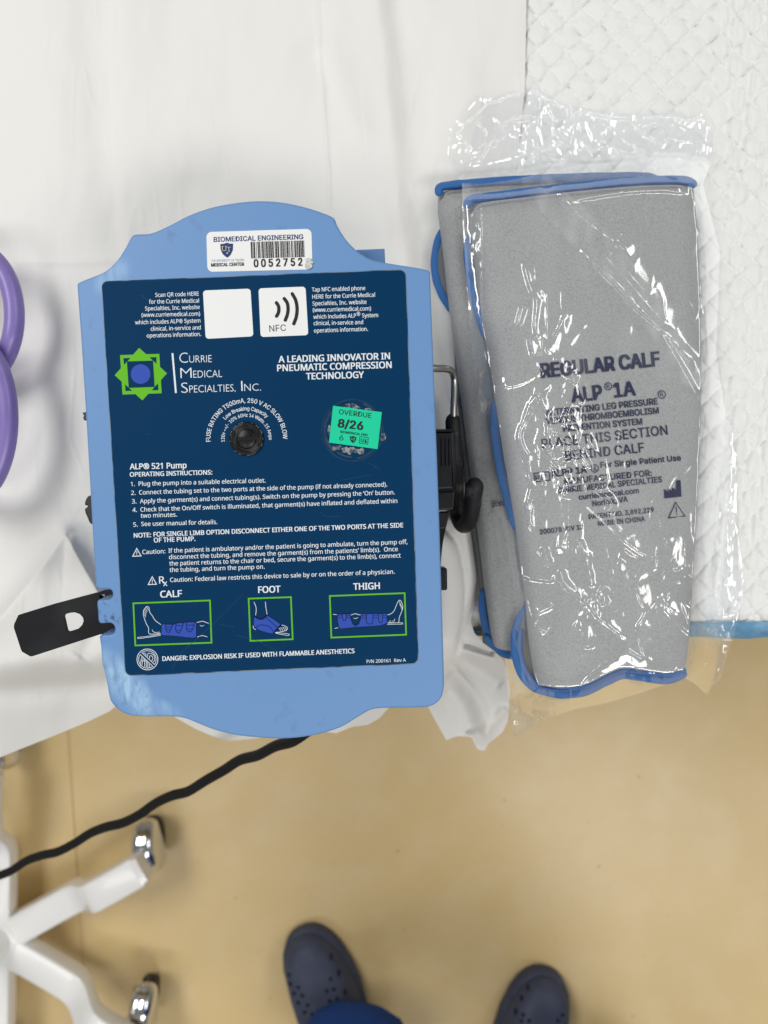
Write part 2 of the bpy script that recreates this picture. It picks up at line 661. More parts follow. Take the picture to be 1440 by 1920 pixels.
# ------------------------------------------------------------------ floor
o = mk('floor', [(-6, -6, 0), (6, -6, 0), (6, 6, 0), (-6, 6, 0)], [(0, 1, 2, 3)], M['floor'], smooth=False)
o['kind'] = 'structure'


def strip(pts, width, z):
    p = np.asarray(pts, float)
    t = np.gradient(p, axis=0)
    t /= np.linalg.norm(t, axis=1)[:, None]
    n = np.stack([-t[:, 1], t[:, 0]], -1)
    w = np.broadcast_to(np.asarray(width, float), (len(p),))[:, None] / 2
    a = np.c_[p + n * w, np.full(len(p), z)]
    b = np.c_[p - n * w, np.full(len(p), z)]
    k = len(p)
    return np.r_[a, b], [(i, i + k, i + k + 1, i + 1) for i in range(k - 1)]


p0, p1 = W(128, 1380, 0)[:2], W(162, 1900, 0)[:2]
d = (p1 - p0) / np.linalg.norm(p1 - p0)
v, f = strip([p0 - d * 3, p0, p1, p1 + d * 2], 0.0022, 0.0012)
s_ = mk('floor_seam', v, f, M['seam'], smooth=False)
s_['kind'] = 'structure'
m_ = MB()
rs = random.Random(12)
for k in range(26):
    x, y = rs.uniform(150, 1430), rs.uniform(1420, 1910)
    c = W(x, y, 0.0006)
    r = rs.uniform(0.0006, 0.0017)
    m_.add([(c[0] + r * rs.uniform(.5, 1.4) * math.cos(a), c[1] + r * rs.uniform(.5, 1.4) * math.sin(a), 0.0009) for a in np.linspace(0, 5.4, 7)], [tuple(range(7))])
o = mk('floor_speck', m_.v, m_.f, material('grey_grit', (0.22, 0.17, 0.10), 0.9, 0.1), smooth=False)
o['kind'] = 'stuff'

# ------------------------------------------------------------------ bed, sheet, pad
bed = thing('hospital_bed', (0, 0.40, 0), 'bed under the white sheet and quilted pad', 'bed')


def box(x0, x1, y0, y1, z0, z1, r=0.01):
    """rounded box"""
    m = MB()
    ol = []
    for cx, cy, a0 in ((x1 - r, y1 - r, 0), (x0 + r, y1 - r, 90), (x0 + r, y0 + r, 180), (x1 - r, y0 + r, 270)):
        for k in range(5):
            a = math.radians(a0 + 22.5 * k)
            ol.append((cx + r * math.cos(a), cy + r * math.sin(a)))
    ol = np.array(ol)
    c = ol.mean(0)
    n = len(ol)
    rings = []
    for k in range(4):
        a = math.pi / 2 * k / 3
        rings.append((r * (1 - math.sin(a)), z0 + r * (1 - math.cos(a))))
    rings = rings + [(i, z1 - (z - z0)) for i, z in rings[::-1]]
    V = []
    for ins, z in rings:
        sx = 1 - ins / ((x1 - x0) / 2)
        sy = 1 - ins / ((y1 - y0) / 2)
        for q in ol:
            V.append((c[0] + (q[0] - c[0]) * sx, c[1] + (q[1] - c[1]) * sy, z))
    Fs = []
    for i in range(len(rings) - 1):
        for k in range(n):
            Fs.append((i * n + k, i * n + (k + 1) % n, (i + 1) * n + (k + 1) % n, (i + 1) * n + k))
    m.add(V, Fs, True)
    m.f.append(tuple(range((len(rings) - 1) * n, len(rings) * n)))
    m.s.append(False)
    m.f.append(tuple(range(n))[::-1])
    m.s.append(False)
    return m


box(-1.0, 1.0, -0.068, 0.83, ZB - 0.14, ZB - 0.006, 0.03).obj('mattress', M['mattress'], bed)
box(-1.0, 1.0, -0.02, 0.78, ZB - 0.20, ZB - 0.142, 0.01).obj('bed_frame', M['frame'], bed)
for sx in (-1, 1):
    for yy in (0.10, 0.68):
        v, f = tube_mesh([(sx * 0.9, yy, 0.001), (sx * 0.9, yy, ZB - 0.202)], 0.025, 14, cap=False)
        mk('bed_leg', v, f, M['frame'], bed)

# --- quilted pad
PADZ = ZB + 0.003
nu, nv = 300, 560
X, Y = coons([(820, -190), (1600, -190)], [(845, 1187), (878, 1186), (1000, 1180), (1200, 1172), (1440, 1169), (1600, 1168)],
             [(820, -190), (845, 1187)], [(1600, -190), (1600, 1168)], nu, nv, False)


def pad_z(X, Y):
    wx = X + 7 * pn(X / 80, Y / 80, 1) + 3 * pn(X / 26, Y / 26, 2)
    wy = Y + 7 * pn(X / 80, Y / 80, 3) + 3 * pn(X / 26, Y / 26, 4)
    a = (wx * 0.70 + wy * 0.71) / 43.0
    b = (wx * 0.74 - wy * 0.67) / 40.0
    ca = np.abs(np.sin(math.pi * a))
    cb = np.abs(np.sin(math.pi * b))
    puff = (np.minimum(ca, 1) ** 0.42) * (0.15 + 0.85 * np.minimum(cb, 1) ** 0.42)
    z = 0.0036 * puff * (0.8 + 0.5 * pn(X / 120, Y / 120, 5))
    z += 0.0008 * pn(X / 33, Y / 33, 6) + 0.0006 * pn(X / 11, Y / 11, 7)
    z -= 0.0016 * np.exp(-(ca / 0.09) ** 2) * (0.55 + 0.9 * pn(X / 30, Y / 30, 12)) + 0.0012 * np.exp(-(cb / 0.09) ** 2) * (0.55 + 0.9 * pn(X / 26, Y / 26, 13))
    z += 0.004 * pn(X / 230, Y / 230, 8)
    # puckers pulled by the wash towards the right-hand side
    wr = sstep(1290, 1400, X)
    z += wr * 0.0036 * (0.5 - np.abs(pn((X + 0.1 * Y) / 16, Y / 150, 9)))
    return z


Zp = PADZ + pad_z(X, Y)
drop = np.clip(Y - 1150, 0, None)
Zp -= 0.00011 * drop ** 1.25
pv = W(X, Y, Zp).reshape(-1, 3)
pad_loc = tuple(w1(1180, 1175, ZB))
pad = thing('quilted_pad', pad_loc, 'white diamond-quilted absorbent pad with a light blue edge, at right under the bagged garment', 'bed pad')
mk('quilted_cover', pv, grid_faces(nv, nu, False), M['pad'], pad)
nu2, nv2 = 260, 14
X2, Y2 = coons([(860, 1184), (878, 1183), (1000, 1178), (1200, 1169), (1440, 1165), (1600, 1164)],
               [(860, 1189), (878, 1191), (1000, 1199), (1200, 1200), (1300, 1194), (1400, 1198), (1440, 1195), (1600, 1194)],
               [(860, 1184), (860, 1189)], [(1600, 1164), (1600, 1194)], nu2, nv2, False)
t2 = np.linspace(0, 1, nv2)[:, None]
Z2 = PADZ + 0.0012 + 0.0022 * np.sin(math.pi * np.clip(t2 * 0.8 + 0.1, 0, 1)) - 0.010 * t2 ** 2 + 0.0012 * pn(X2 / 18, Y2 / 22, 3) - 0.002
mk('blue_edging', W(X2, Y2, Z2).reshape(-1, 3), grid_faces(nv2, nu2), M['pad_edge'], pad)

# --- white sheet
HEM = [(-200, 1492), (-90, 1455), (0, 1420), (100, 1380), (165, 1353), (205, 1334), (225, 1318), (250, 1305), (300, 1318), (330, 1346),
       (365, 1366), (400, 1381), (430, 1389), (470, 1386), (540, 1372), (600, 1371), (630, 1375), (660, 1363), (690, 1359), (712, 1346), (728, 1328), (755, 1305), (785, 1306),
       (803, 1327), (820, 1358), (837, 1388), (848, 1383), (862, 1380), (884, 1382), (889, 1393), (895, 1405), (908, 1408), (916, 1394), (929, 1384), (942, 1373), (952, 1353)]
RIGHT = [(985, -190), (987, 0), (984, 170), (966, 330), (935, 560), (905, 760), (893, 950), (902, 1084), (893, 1122), (882, 1165), (890, 1188), (915, 1209), (945, 1240), (957, 1290), (952, 1353)]
nu, nv = 400, 520
X, Y = coons([(-200, -190), (985, -190)], HEM, [(-200, -190), (-200, 1492)], RIGHT, nu, nv, False)


def ridge(X, Y, pl, amp, wl, wr=None, fade=0.12):
    d_, t = seg_dist(X, Y, pl)
    wr = wr or wl
    w = np.where(d_ < 0, wl, wr)
    return amp * np.exp(-(d_ / w) ** 2) * sstep(0, fade, t + 0.001) * sstep(0, fade, 1.001 - t)


def roof_ridge(X, Y, pl, amp, wl, wr):
    """a sharp crease with straight sides"""
    d_, t = seg_dist(X, Y, pl)
    w = np.where(d_ < 0, wl, wr)
    return amp * np.exp(-np.sqrt((d_ / w) ** 2 + 0.006)) * sstep(0, 0.1, t) * sstep(0, 0.02, 1.0 - t + 0.02)


def sheet_z(X, Y):
    z = 0.006 * pn(X / 330, Y / 420, 21) + 0.0056 * pn(X / 125, Y / 230, 22) + 0.0009 * pn(X / 38, Y / 70, 23)
    z += 0.0003 * np.exp(-(pn(X / 45, Y / 260, 24) / 0.05) ** 2) * sstep(-0.1, 0.2, pn(X / 90, Y / 90, 25))
    z += ridge(X, Y, [(592, -190), (597, 0), (601, 120), (611, 260), (617, 330), (620, 430)], 0.0013, 3.2)
    z += ridge(X, Y, [(602, 120), (612, 260), (618, 400)], 0.0011, 9, 26)
    z += ridge(X, Y, [(560, 60), (640, 180), (720, 330), (790, 480)], -0.0050, 45)
    z += ridge(X, Y, [(690, -100), (720, 120), (735, 330), (760, 520), (790, 700)], 0.0075, 28, 70)
    z += ridge(X, Y, [(890, -100), (880, 120), (850, 330)], 0.003, 40, 60)
    z += ridge(X, Y, [(20, 487), (90, 491), (180, 489), (240, 484), (300, 478)], 0.0012, 5, 9)
    z += ridge(X, Y, [(204, -100), (206, 200), (212, 400), (224, 520)], -0.0030, 14, 50)
    z += ridge(X, Y, [(60, -60), (110, 300), (100, 520), (70, 760)], 0.003, 80)
    z += ridge(X, Y, [(140, 690), (134, 760), (130, 820), (160, 900)], 0.0006, 3)
    # sheet lies over the pad from about here on
    z += 0.001 * sstep(800, 900, X) * (1 - sstep(300, 700, Y))
    # tented fold at lower left, its corner pointing up
    sd_ = poly_sd(X, Y, [(122, 1003), (152, 1055), (182, 1108), (215, 1165), (215, 1330), (-260, 1330), (-260, 1440), (-260, 1400), (-120, 1300), (-5, 1166), (60, 1088)])
    z += 0.017 * np.exp(-np.sqrt((sd_ / np.where(sd_ > 0, 95, 16)) ** 2 + 0.004)) * (1 - sstep(1130, 1290, Y)) * sstep(-260, -60, X) * (1 - sstep(190, 260, X))
    z += ridge(X, Y, [(122, 1003), (170, 1006), (260, 1010)], 0.004, 5, 40)
    z += ridge(X, Y, [(-60, 1298), (60, 1292), (140, 1286), (230, 1276)], -0.007, 14, 26)
    z += ridge(X, Y, [(150, 1240), (185, 1180), (215, 1150)], -0.005, 20)
    # puffed roll beside the pump and the flatter layer under it
    calm_ = 1 - 0.85 * sstep(770, 815, X) * sstep(900, 960, Y) * (1 - sstep(1225, 1262, Y))
    z = z * calm_
    q1 = catmull([(800, 900), (828, 985), (855, 1020), (867, 1065), (871, 1105), (869, 1145), (860, 1200), (850, 1238), (828, 1268)], 8)
    q2 = catmull([(872, 700), (880, 900), (889, 1000), (899, 1070), (895, 1118), (880, 1168), (866, 1212), (848, 1255)], 8)
    e1 = np.interp(Y, q1[:, 1], q1[:, 0])
    e2 = np.interp(Y, q2[:, 1], q2[:, 0])
    r1 = np.sqrt(np.clip(1 - (1 - np.clip((e1 - X) / 42.0, 0, 1)) ** 2, 0, 1)) * sstep(930, 1010, Y) * (1 - sstep(1238, 1268, Y)) * sstep(740, 800, X)
    r2 = sstep(0, 1, (e2 - X) / 20.0) * sstep(640, 820, Y) * (1 - sstep(1195, 1230, Y)) * sstep(740, 800, X)
    z += 0.022 * r1 + 0.011 * r2
    # drape over the edge of the bed
    edge = np.interp(X, [-200, 0, 120, 220, 400, 600, 800, 880, 960], [1236, 1228, 1218, 1205, 1200, 1200, 1215, 1200, 1196])
    dd = np.clip(Y - edge, 0, None)
    z -= 0.00052 * dd * sstep(0, 60, dd)
    near = sstep(0, 40, dd)
    rt = near * sstep(760, 830, X)
    # folds of the bunched corner hanging at the right of the pump
    z += rt * (ridge(X, Y, [(840, 1248), (880, 1292), (905, 1330), (918, 1400)], 0.010, 12, 26)
               + ridge(X, Y, [(833, 1290), (850, 1296), (868, 1322), (884, 1380)], -0.012, 16)
               + ridge(X, Y, [(858, 1228), (900, 1258), (945, 1285)], -0.008, 9, 16)
               + ridge(X, Y, [(952, 1325), (930, 1352), (905, 1382)], 0.008, 7, 12)
               + ridge(X, Y, [(868, 1212), (900, 1226), (935, 1240)], 0.007, 8, 12))
    z += ridge(X, Y, [(866, 1205), (900, 1216), (930, 1224)], -0.007, 7, 8)
    z += near * 0.004 * pn(X / 75, Y / 110, 31)
    return z


Zs = ZB + 0.0085 + sheet_z(X, Y)
sv = W(X, Y, Zs).reshape(-1, 3)
sheet = mk('bed_sheet', sv, grid_faces(nv, nu), M['sheet'], None, True, tuple(w1(300, 700, ZB)))
tag(sheet, 'smooth white cotton sheet on the bed, hanging over its edge beneath the blue pump', 'sheet')

# ------------------------------------------------------------------ the pump
PB = 0.065
PA = -0.005
ZF = H - 0.41
NRM = np.array([-PA, -PB, 1.0])
NRM /= np.linalg.norm(NRM)


def FP(px, py, off=0.0):
    """point of the pump's face plane, off metres out along its normal"""
    rx, ry = (px - 720) / F, -(py - 960) / F
    d_ = (H - ZF) / (1 + PA * rx + PB * ry)
    return np.array([rx * d_, ry * d_, H - d_]) + NRM * off


pump = thing('compression_pump', tuple(w1(490, 900, ZB)), 'powder blue medical pump box with navy instruction panel lying face up on the white sheet', 'medical pump')

OUT = [(144, 537), (145, 531), (152, 527), (172, 519), (195, 509), (209, 498), (221, 485), (235, 463), (243, 448), (248, 441), (255, 438.5), (270, 438), (285, 436), (315, 423), (355, 402.5), (395, 388.5), (435, 380.5), (480, 376),
       (525, 378), (570, 387), (610, 400), (624, 406.5), (628, 411), (632.5, 423), (650, 450), (672.5, 472), (695, 485), (730, 493), (775, 500), (802, 505.5), (805.5, 508.5), (806.5, 514),
       (814, 710), (820.5, 880), (825, 1010), (829.5, 1160), (832.5, 1270), (832, 1293), (827, 1310), (816, 1321), (800, 1326.5), (750, 1328), (712, 1329), (695, 1332), (670, 1346), (640, 1364), (600, 1377), (560, 1384), (520, 1386),
       (480, 1383.5), (440, 1379), (400, 1369), (370, 1357), (345, 1347.5), (320, 1344.5), (283, 1344.5), (260, 1344), (243, 1342), (226, 1335), (214.5, 1325), (206, 1313), (200.5, 1286), (195.5, 1262), (190.6, 1243), (188.5, 1214), (186.2, 1198), (186.5, 1193), (191, 1190.5),
       (208, 1189.5), (213, 1186), (214.5, 1178.6), (211.5, 1171.5), (205, 1168.5), (197, 1169), (188, 1169.2), (184, 1166), (182.8, 1148), (181.4, 1129), (186, 1124.5), (203, 1123.5), (208.5, 1120.5), (210.5, 1114),
       (208.5, 1108), (203, 1105), (185, 1105), (180.5, 1102), (178.6, 1094), (175, 1040), (165, 860), (152, 650)]
OUTS = catmull(OUT, 4, True)
slab(OUTS, FP, 0.0, -0.016, 0.0014, 3).obj('front_cover', M['blue'], pump)
# rear housing down to the bed, a little smaller than the cover
HOUS = catmull([(182, 545), (300, 530), (520, 500), (700, 520), (775, 540), (783, 700), (795, 1000), (800, 1200), (780, 1222), (520, 1228), (250, 1230), (222, 1210), (205, 900)], 4, True)
zb = ZB + 0.017


def housing_map(px, py, off):
    p = FP(px, py, -0.0165)
    if off < -0.5:
        k = 0.985
        c = FP(490, 880, -0.0165)
        return np.array([c[0] + (p[0] - c[0]) * k, c[1] + (p[1] - c[1]) * k, zb])
    return p


slab(HOUS, housing_map, 0.0, -1.0).obj('rear_housing', M['blue'], pump)
slab([(668, 468.5), (721, 466.5), (722.5, 500), (670, 502)], lambda x, y, o_: W(x, y, 0.715 + o_), 0.0, -0.03, 0.001, 2).obj('port_tab', M['blue'], pump)


def rrect(c, r):
    """rounded corners for a quad given TL, TR, BR, BL"""
    c = np.asarray(c, float)
    out = []
    for i in range(4):
        a, b, d_ = c[i - 1], c[i], c[(i + 1) % 4]
        e1 = (a - b) / np.linalg.norm(a - b)
        e2 = (d_ - b) / np.linalg.norm(d_ - b)
        for k in range(7):
            t = k / 6 * math.pi / 2
            out.append(b + e1 * r * (1 - math.sin(t)) + e2 * r * (1 - math.cos(t)))
    return np.array(out)


LT = 0.0004
panel = slab(rrect([(191.5, 529), (760, 506.5), (783.5, 1243), (236.5, 1266)], 11), FP, LT, 0.00005, 0.0, botcap=False).obj('label_panel', M['navy'], pump)
# pale adhesive line that shows round the panel
m_ = MB()
oa = rrect([(190.2, 527.6), (761.2, 505.0), (785.2, 1244.6), (235.2, 1267.8)], 12)
slab(oa, FP, 0.00022, 0.00005, 0.0, botcap=False).obj('panel_edge_adhesive', material('grey_adhesive', (0.20, 0.24, 0.26), 0.7, 0.2, vary=(70, (0.03, 0.06, 0.10), 0.45, 0.6)), pump)


class Print:
    """flat print: polygons in photograph pixels laid on a surface"""
    def __init__(self, mapper, face='H'):
        self.mapper = mapper
        self.face = face
        self.m = MB()

    def poly(self, loops, off):
        if not isinstance(loops[0][0], (tuple, list, np.ndarray)):
            loops = [loops]
        flat, tr = tess(loops)
        V = np.array([self.mapper(x, y, off) for x, y in flat])
        out = []
        for t in tr:
            n = np.cross(V[t[1]] - V[t[0]], V[t[2]] - V[t[0]])
            out.append(t if n[2] > 0 else t[::-1])
        self.m.add(V, out)

    def stroke(self, pts, w, off, smooth=True, closed=False):
        p = catmull(pts, 5, closed) if smooth and len(pts) > 2 else np.asarray(pts, float)
        if closed and not (smooth and len(pts) > 2):
            p = np.asarray(pts, float)
        n = len(p)
        if closed:
            a = p - np.roll(p, 1, 0)
            b = np.roll(p, -1, 0) - p
        else:
            b = np.diff(p, axis=0)
            a = np.vstack([b[:1], b])
            b = np.vstack([b, b[-1:]])
        a = a / (np.linalg.norm(a, axis=1)[:, None] + 1e-9)
        b = b / (np.linalg.norm(b, axis=1)[:, None] + 1e-9)
        na = np.stack([-a[:, 1], a[:, 0]], -1)
        nb = np.stack([-b[:, 1], b[:, 0]], -1)
        mt = na + nb
        mt /= np.linalg.norm(mt, axis=1)[:, None] + 1e-9
        k = w / 2 / np.clip(np.sum(mt * na, 1), 0.5, 1)[:, None]
        L, R = p + mt * k, p - mt * k
        V = [self.mapper(x, y, off) for x, y in np.r_[L, R]]
        fs = []
        for i in range(n if closed else n - 1):
            j = (i + 1) % n
            fs.append((i, i + n, j + n, j)[::-1])
        V = np.array(V)
        fs = [q if np.cross(V[q[1]] - V[q[0]], V[q[2]] - V[q[0]])[2] > 0 else q[::-1] for q in fs]
        self.m.add(V, fs)

    def text(self, s, p0, p1, cap, off, bold=0.0, arc=None, face=None):
        V, Fs, cp = glyphs(s, min(bold, 0.0), face or self.face)
        x0, x1 = V[:, 0].min(), V[:, 0].max()
        u = (V[:, 0] - x0) / (x1 - x0)
        y0_ = V[:, 1] / cp * cap
        b = bold * cap / 0.7 * 1.15
        shifts = [(0, 0)] if bold <= 0 else [(-b, -b * 0.55), (b, -b * 0.55), (-b, b * 0.55), (b, b * 0.55)]
        if bold >= 0.025:
            shifts.append((0, 0))
        for k, (sx, sy) in enumerate(shifts):
            y = y0_ + sy
            if arc:
                c, r, a0, a1 = arc
                a = np.radians(a0 + (a1 - a0) * u) - sx / (r + 3)
                px = c[0] + (r + y) * np.cos(a)
                py = c[1] - (r + y) * np.sin(a)
            else:
                q0, q1 = np.array(p0, float), np.array(p1, float)
                L = np.linalg.norm(q1 - q0)
                e = (q1 - q0) / L
                L2 = L - 2 * abs(sx)
                px = q0[0] + e[0] * (u * L2 + sx + abs(sx)) + e[1] * y
                py = q0[1] + e[1] * (u * L2 + sx + abs(sx)) - e[0] * y
            P = np.array([self.mapper(a_, b_, off + 0.00002 * k) for a_, b_ in zip(px, py)])
            out = []
            for q in Fs:
                n = np.cross(P[q[1]] - P[q[0]], P[q[2]] - P[q[0]])
                out.append(q if n[2] > 0 else q[::-1])
            self.m.add(P, out)

    def obj(self, name, mat, parent):
        return self.m.obj(name, mat, parent)


_gl = {}
_fonts = {}


def font_of(key):
    """typefaces that come with Blender; the built-in one if they are missing"""
    if key not in _fonts:
        _fonts[key] = None
        fn = {'H': 'NotoSansHebrew-Regular.woff2', 'A': 'Inter.woff2'}.get(key)
        if fn:
            try:
                import os
                _fonts[key] = bpy.data.fonts.load(os.path.join(bpy.utils.system_resource('DATAFILES', path='fonts'), fn))
            except Exception:
                pass
    return _fonts[key]



def glyphs(s, bold, face='H'):
    k = (s, bold, face)
    if k in _gl:
        return _gl[k]

    def one_(t, bo):
        cu = bpy.data.curves.new('t', 'FONT')
        cu.body = t
        cu.size = 1.0
        cu.resolution_u = 3
        cu.offset = bo
        if font_of(face):
            cu.font = font_of(face)
        cu.fill_mode = 'FRONT'
        ob = bpy.data.objects.new('t', cu)
        COL.objects.link(ob)
        dg = bpy.context.evaluated_depsgraph_get()
        dg.update()
        me = ob.evaluated_get(dg).to_mesh()
        V = np.array([v.co[:2] for v in me.vertices], float).reshape(-1, 2)
        Fs = [tuple(p.vertices) for p in me.polygons]
        ob.evaluated_get(dg).to_mesh_clear()
        bpy.data.objects.remove(ob)
        bpy.data.curves.remove(cu)
        return V, Fs
    if ('cap', face) not in _gl:
        _gl[('cap', face)] = one_('H', 0.0)[0][:, 1].max()
    cp = _gl[('cap', face)]
    V, Fs = one_(s, bold * cp / 0.7)
    _gl[k] = (V, Fs, cp)
    return _gl[k]


B1, B2 = 0.010, 0.024
T = LT + 0.00012
T2 = LT + 0.00026
T3 = LT + 0.00040

pr = Print(FP)
for s, a, b in (('Scan QR code HERE', (291.7, 557.3), (373.3, 554.7)), ('for the Currie Medical', (280, 570), (373.7, 567.7)),
                ('Specialties, Inc. website', (272.7, 582.7), (375, 579.7)), ('(www.curriemedical.com)', (266, 594.7), (375.7, 592.2)),
                ('which includes ALP\u00ae System', (254, 608.7), (376.3, 605.0)), ('clinical, in-service and', (283.3, 620.7), (377, 618)),
                ('operations information.', (275.7, 633.3), (377.7, 630.3))):
    pr.text(s, a, b, 7.6, T, B1)
pr.obj('scan_lettering', M['print'], panel)
pr = Print(FP)
for s, a, b in (
                ('Tap NFC enabled phone', (585, 547.3), (685, 544.3)), ('HERE for the Currie Medical', (585.7, 560.7), (703.3, 556.7)),
                ('Specialties, Inc. website', (586.3, 573.3), (687.3, 570)), ('(www.curriemedical.com)', (586.7, 585.3), (695.7, 582.3)),
                ('which includes ALP', (587.7, 598.3), (668, 595.8)), ('\u00ae', (669, 592.5), (675.5, 592.3)), ('System', (679, 595.6), (709, 594.7)),
                ('clinical, in-service and', (588.3, 610.3), (681, 608)), ('operations information.', (589, 624), (690, 620.7))):
    pr.text(s, a, b, 7.6, T, B1)
pr.obj('tap_lettering', M['print'], panel)

pr = Print(FP, 'B')
TH = -0.012
for s, a, b, c in (('C', (337, 681), (353, 680.5), 19.5), ('URRIE', (355.5, 680.4), (397.5, 679.3), 13.5),
                   ('M', (339, 709.5), (360, 708.8), 19.5), ('EDICAL', (363, 708.7), (417, 707.2), 13.5),
                   ('S', (340.5, 737), (353, 736.6), 19.5), ('PECIALTIES,', (355.5, 736.5), (442, 734), 13.5),
                   ('I', (453, 733.6), (455.5, 733.5), 19.5), ('NC.', (458.5, 733.4), (489.5, 732.6), 13.5)):
    pr.text(s, a, b, c, T, TH if len(s) > 1 else -0.016)
pr.stroke([(323.8, 662.5), (330.3, 737)], 3.4, T, False)
pr.obj('company_lettering', M['print'], panel)

pr = Print(FP)
for s, a, b in (('A LEADING INNOVATOR IN', (522.5, 680), (731.5, 673.6)), ('PNEUMATIC COMPRESSION', (520, 696.3), (734.5, 690)), ('TECHNOLOGY', (574, 711.8), (682.5, 708.5))):
    pr.text(s, a, b, 12, T, B2)
pr.obj('slogan_lettering', M['print'], panel)

pr = Print(FP, 'A')
FC = (463, 823)
pr.text('FUSE RATING T500mA, 250 V AC SLOW BLOW', None, None, 8.2, T, B1, arc=(FC, 68, 184, 0))
pr.text('Low Breaking Capacity', None, None, 7, T, B1, arc=(FC, 53.5, 138, 47))
pr.text('120v ~+/- 10% 60Hz 14 Watts .15 Amps', None, None, 6.4, T, B1, arc=(FC, 41.5, 187, -2))
pr.obj('fuse_lettering', M['print'], panel)

pr = Print(FP)
for s, a, b, c, bo in (('ALP\u00ae 521 Pump', (244, 880), (350.5, 877.5), 10.5, B2), ('OPERATING INSTRUCTIONS:', (244, 893.8), (398.5, 889.5), 8.2, B2),
                       ('1.', (246, 911.5), (253.5, 911.3), 8, B1), ('Plug the pump into a suitable electrical outlet.', (260.5, 911), (498.5, 904.6), 8, B1),
                       ('2.', (246.5, 928), (255, 927.8), 8, B1), ('Connect the tubing set to the two ports at the side of the pump (if not already connected).', (261.5, 927.3), (726, 912), 8, B1),
                       ('3.', (248, 944), (256.5, 943.8), 8, B1), ('Apply the garment(s) and connect tubing(s). Switch on the pump by pressing the \u2018On\u2019 button.', (263, 943.5), (740.5, 926.8), 8, B1),
                       ('4.', (249, 960), (257.5, 959.8), 8, B1), ('Check that the On/Off switch is illuminated, that garment(s) have inflated and deflated within', (264, 959.3), (745, 942.8), 8, B1),
                       ('two minutes.', (264.5, 970.8), (332.5, 968.3), 8, B1),
                       ('5.', (250.5, 987.5), (259, 987.2), 8, B1), ('See user manual for details.', (265.5, 986.3), (408, 982.3), 8, B1),
                       ('NOTE:', (251.5, 1008), (284, 1006.8), 8.4, B2), ('FOR SINGLE LIMB OPTION DISCONNECT EITHER ONE OF THE TWO PORTS AT THE SIDE', (288.5, 1006), (756, 988.5), 8.4, B2),
                       ('OF THE PUMP.', (289, 1016.8), (367, 1014), 8.4, B2),
                       ('Caution:', (267.5, 1038.8), (310.5, 1037.2), 8, B1),
                       ('If the patient is ambulatory and/or the patient is going to ambulate, turn the pump off,', (316.5, 1036.3), (764, 1019.5), 8, B1),
                       ('disconnect the tubing, and remove the garment(s) from the patients\u2019 limb(s).  Once', (317.5, 1048.3), (746, 1033), 8, B1),
                       ('the patient returns to the chair or bed, secure the garment(s) to the limb(s), connect', (318, 1060.3), (751.5, 1045), 8, B1),
                       ('the tubing, and turn the pump on.', (318.5, 1072.3), (496.5, 1066), 8, B1),
                       ('R', (299, 1093.8), (309, 1093.4), 13, B1), ('x', (306.5, 1098.6), (314.5, 1098.3), 11, B1),
                       ('Caution: Federal law restricts this device to sale by or on the order of a physician.', (319.5, 1091), (740, 1075.3), 8, B1)):
    pr.text(s, a, b, c, T, bo)
for ax, ay, s in ((257, 1035.8, 1.0), (286, 1088.8, 1.0)):
    e = np.array([(0, -7.6), (8, 6.3), (-7.6, 7.0)])
    pr.stroke([tuple(np.array((ax, ay)) + q) for q in e], 1.5, T, False, True)
    pr.stroke([(ax, ay - 2.6), (ax + 0.1, ay + 2.4)], 1.3, T, False)
    pr.stroke([(ax + 0.1, ay + 3.6), (ax + 0.1, ay + 5.0)], 1.4, T, False)
pr.obj('instruction_lettering', M['print'], panel)

for s, a, b, c in (('CALF', (301, 1120), (342, 1118.4), 12.2), ('FOOT', (484.5, 1111.5), (526.5, 1110), 12), ('THIGH', (662.5, 1105.6), (712.5, 1103.8), 12),
                   ('DANGER: EXPLOSION RISK IF USED WITH FLAMMABLE ANESTHETICS', (305, 1238.8), (665, 1224), 8.4)):
    pr = Print(FP)
    pr.text(s, a, b, c, T, B2)
    pr.obj('caption_lettering', M['print'], panel)
pr = Print(FP)
pr.text('P/N 200161  Rev A', (687.5, 1242.8), (761, 1240), 6.2, T, B1)
pr.obj('caption_lettering', M['print'], panel)

for q in ([(249, 1129.5), (395.5, 1124), (398.5, 1206), (253, 1211.3)], [(465, 1120.8), (547, 1117.8), (550.5, 1199.5), (468.5, 1202.8)], [(617, 1115.8), (760, 1110.3), (763, 1191), (620, 1196.6)]):
    c = np.array(q, float)
    ctr = c.mean(0)
    inn = []
    for i in range(4):
        e1 = c[i - 1] - c[i]
        e2 = c[(i + 1) % 4] - c[i]
        inn.append(c[i] + 2.9 * (e1 / np.linalg.norm(e1) + e2 / np.linalg.norm(e2)))
    pr = Print(FP)
    pr.poly([c, np.array(inn)[::-1]], T)
    pr.obj('picture_frame', M['green'], panel)


def cv(pts, ox, oy, s):
    return [(ox + x / s, oy + y / s) for x, y in pts]


# pictograms: blue garments, white skin lines, dark outlines
blu, wht, drk = Print(FP), Print(FP), Print(FP)


def picture_done():
    global blu, wht, drk
    blu.obj('picture_garment', M['royal'], panel)
    wht.obj('picture_skin_line', M['print'], panel)['kind'] = 'stuff'
    drk.obj('picture_outline', M['line'], panel)
    blu, wht, drk = Print(FP), Print(FP), Print(FP)


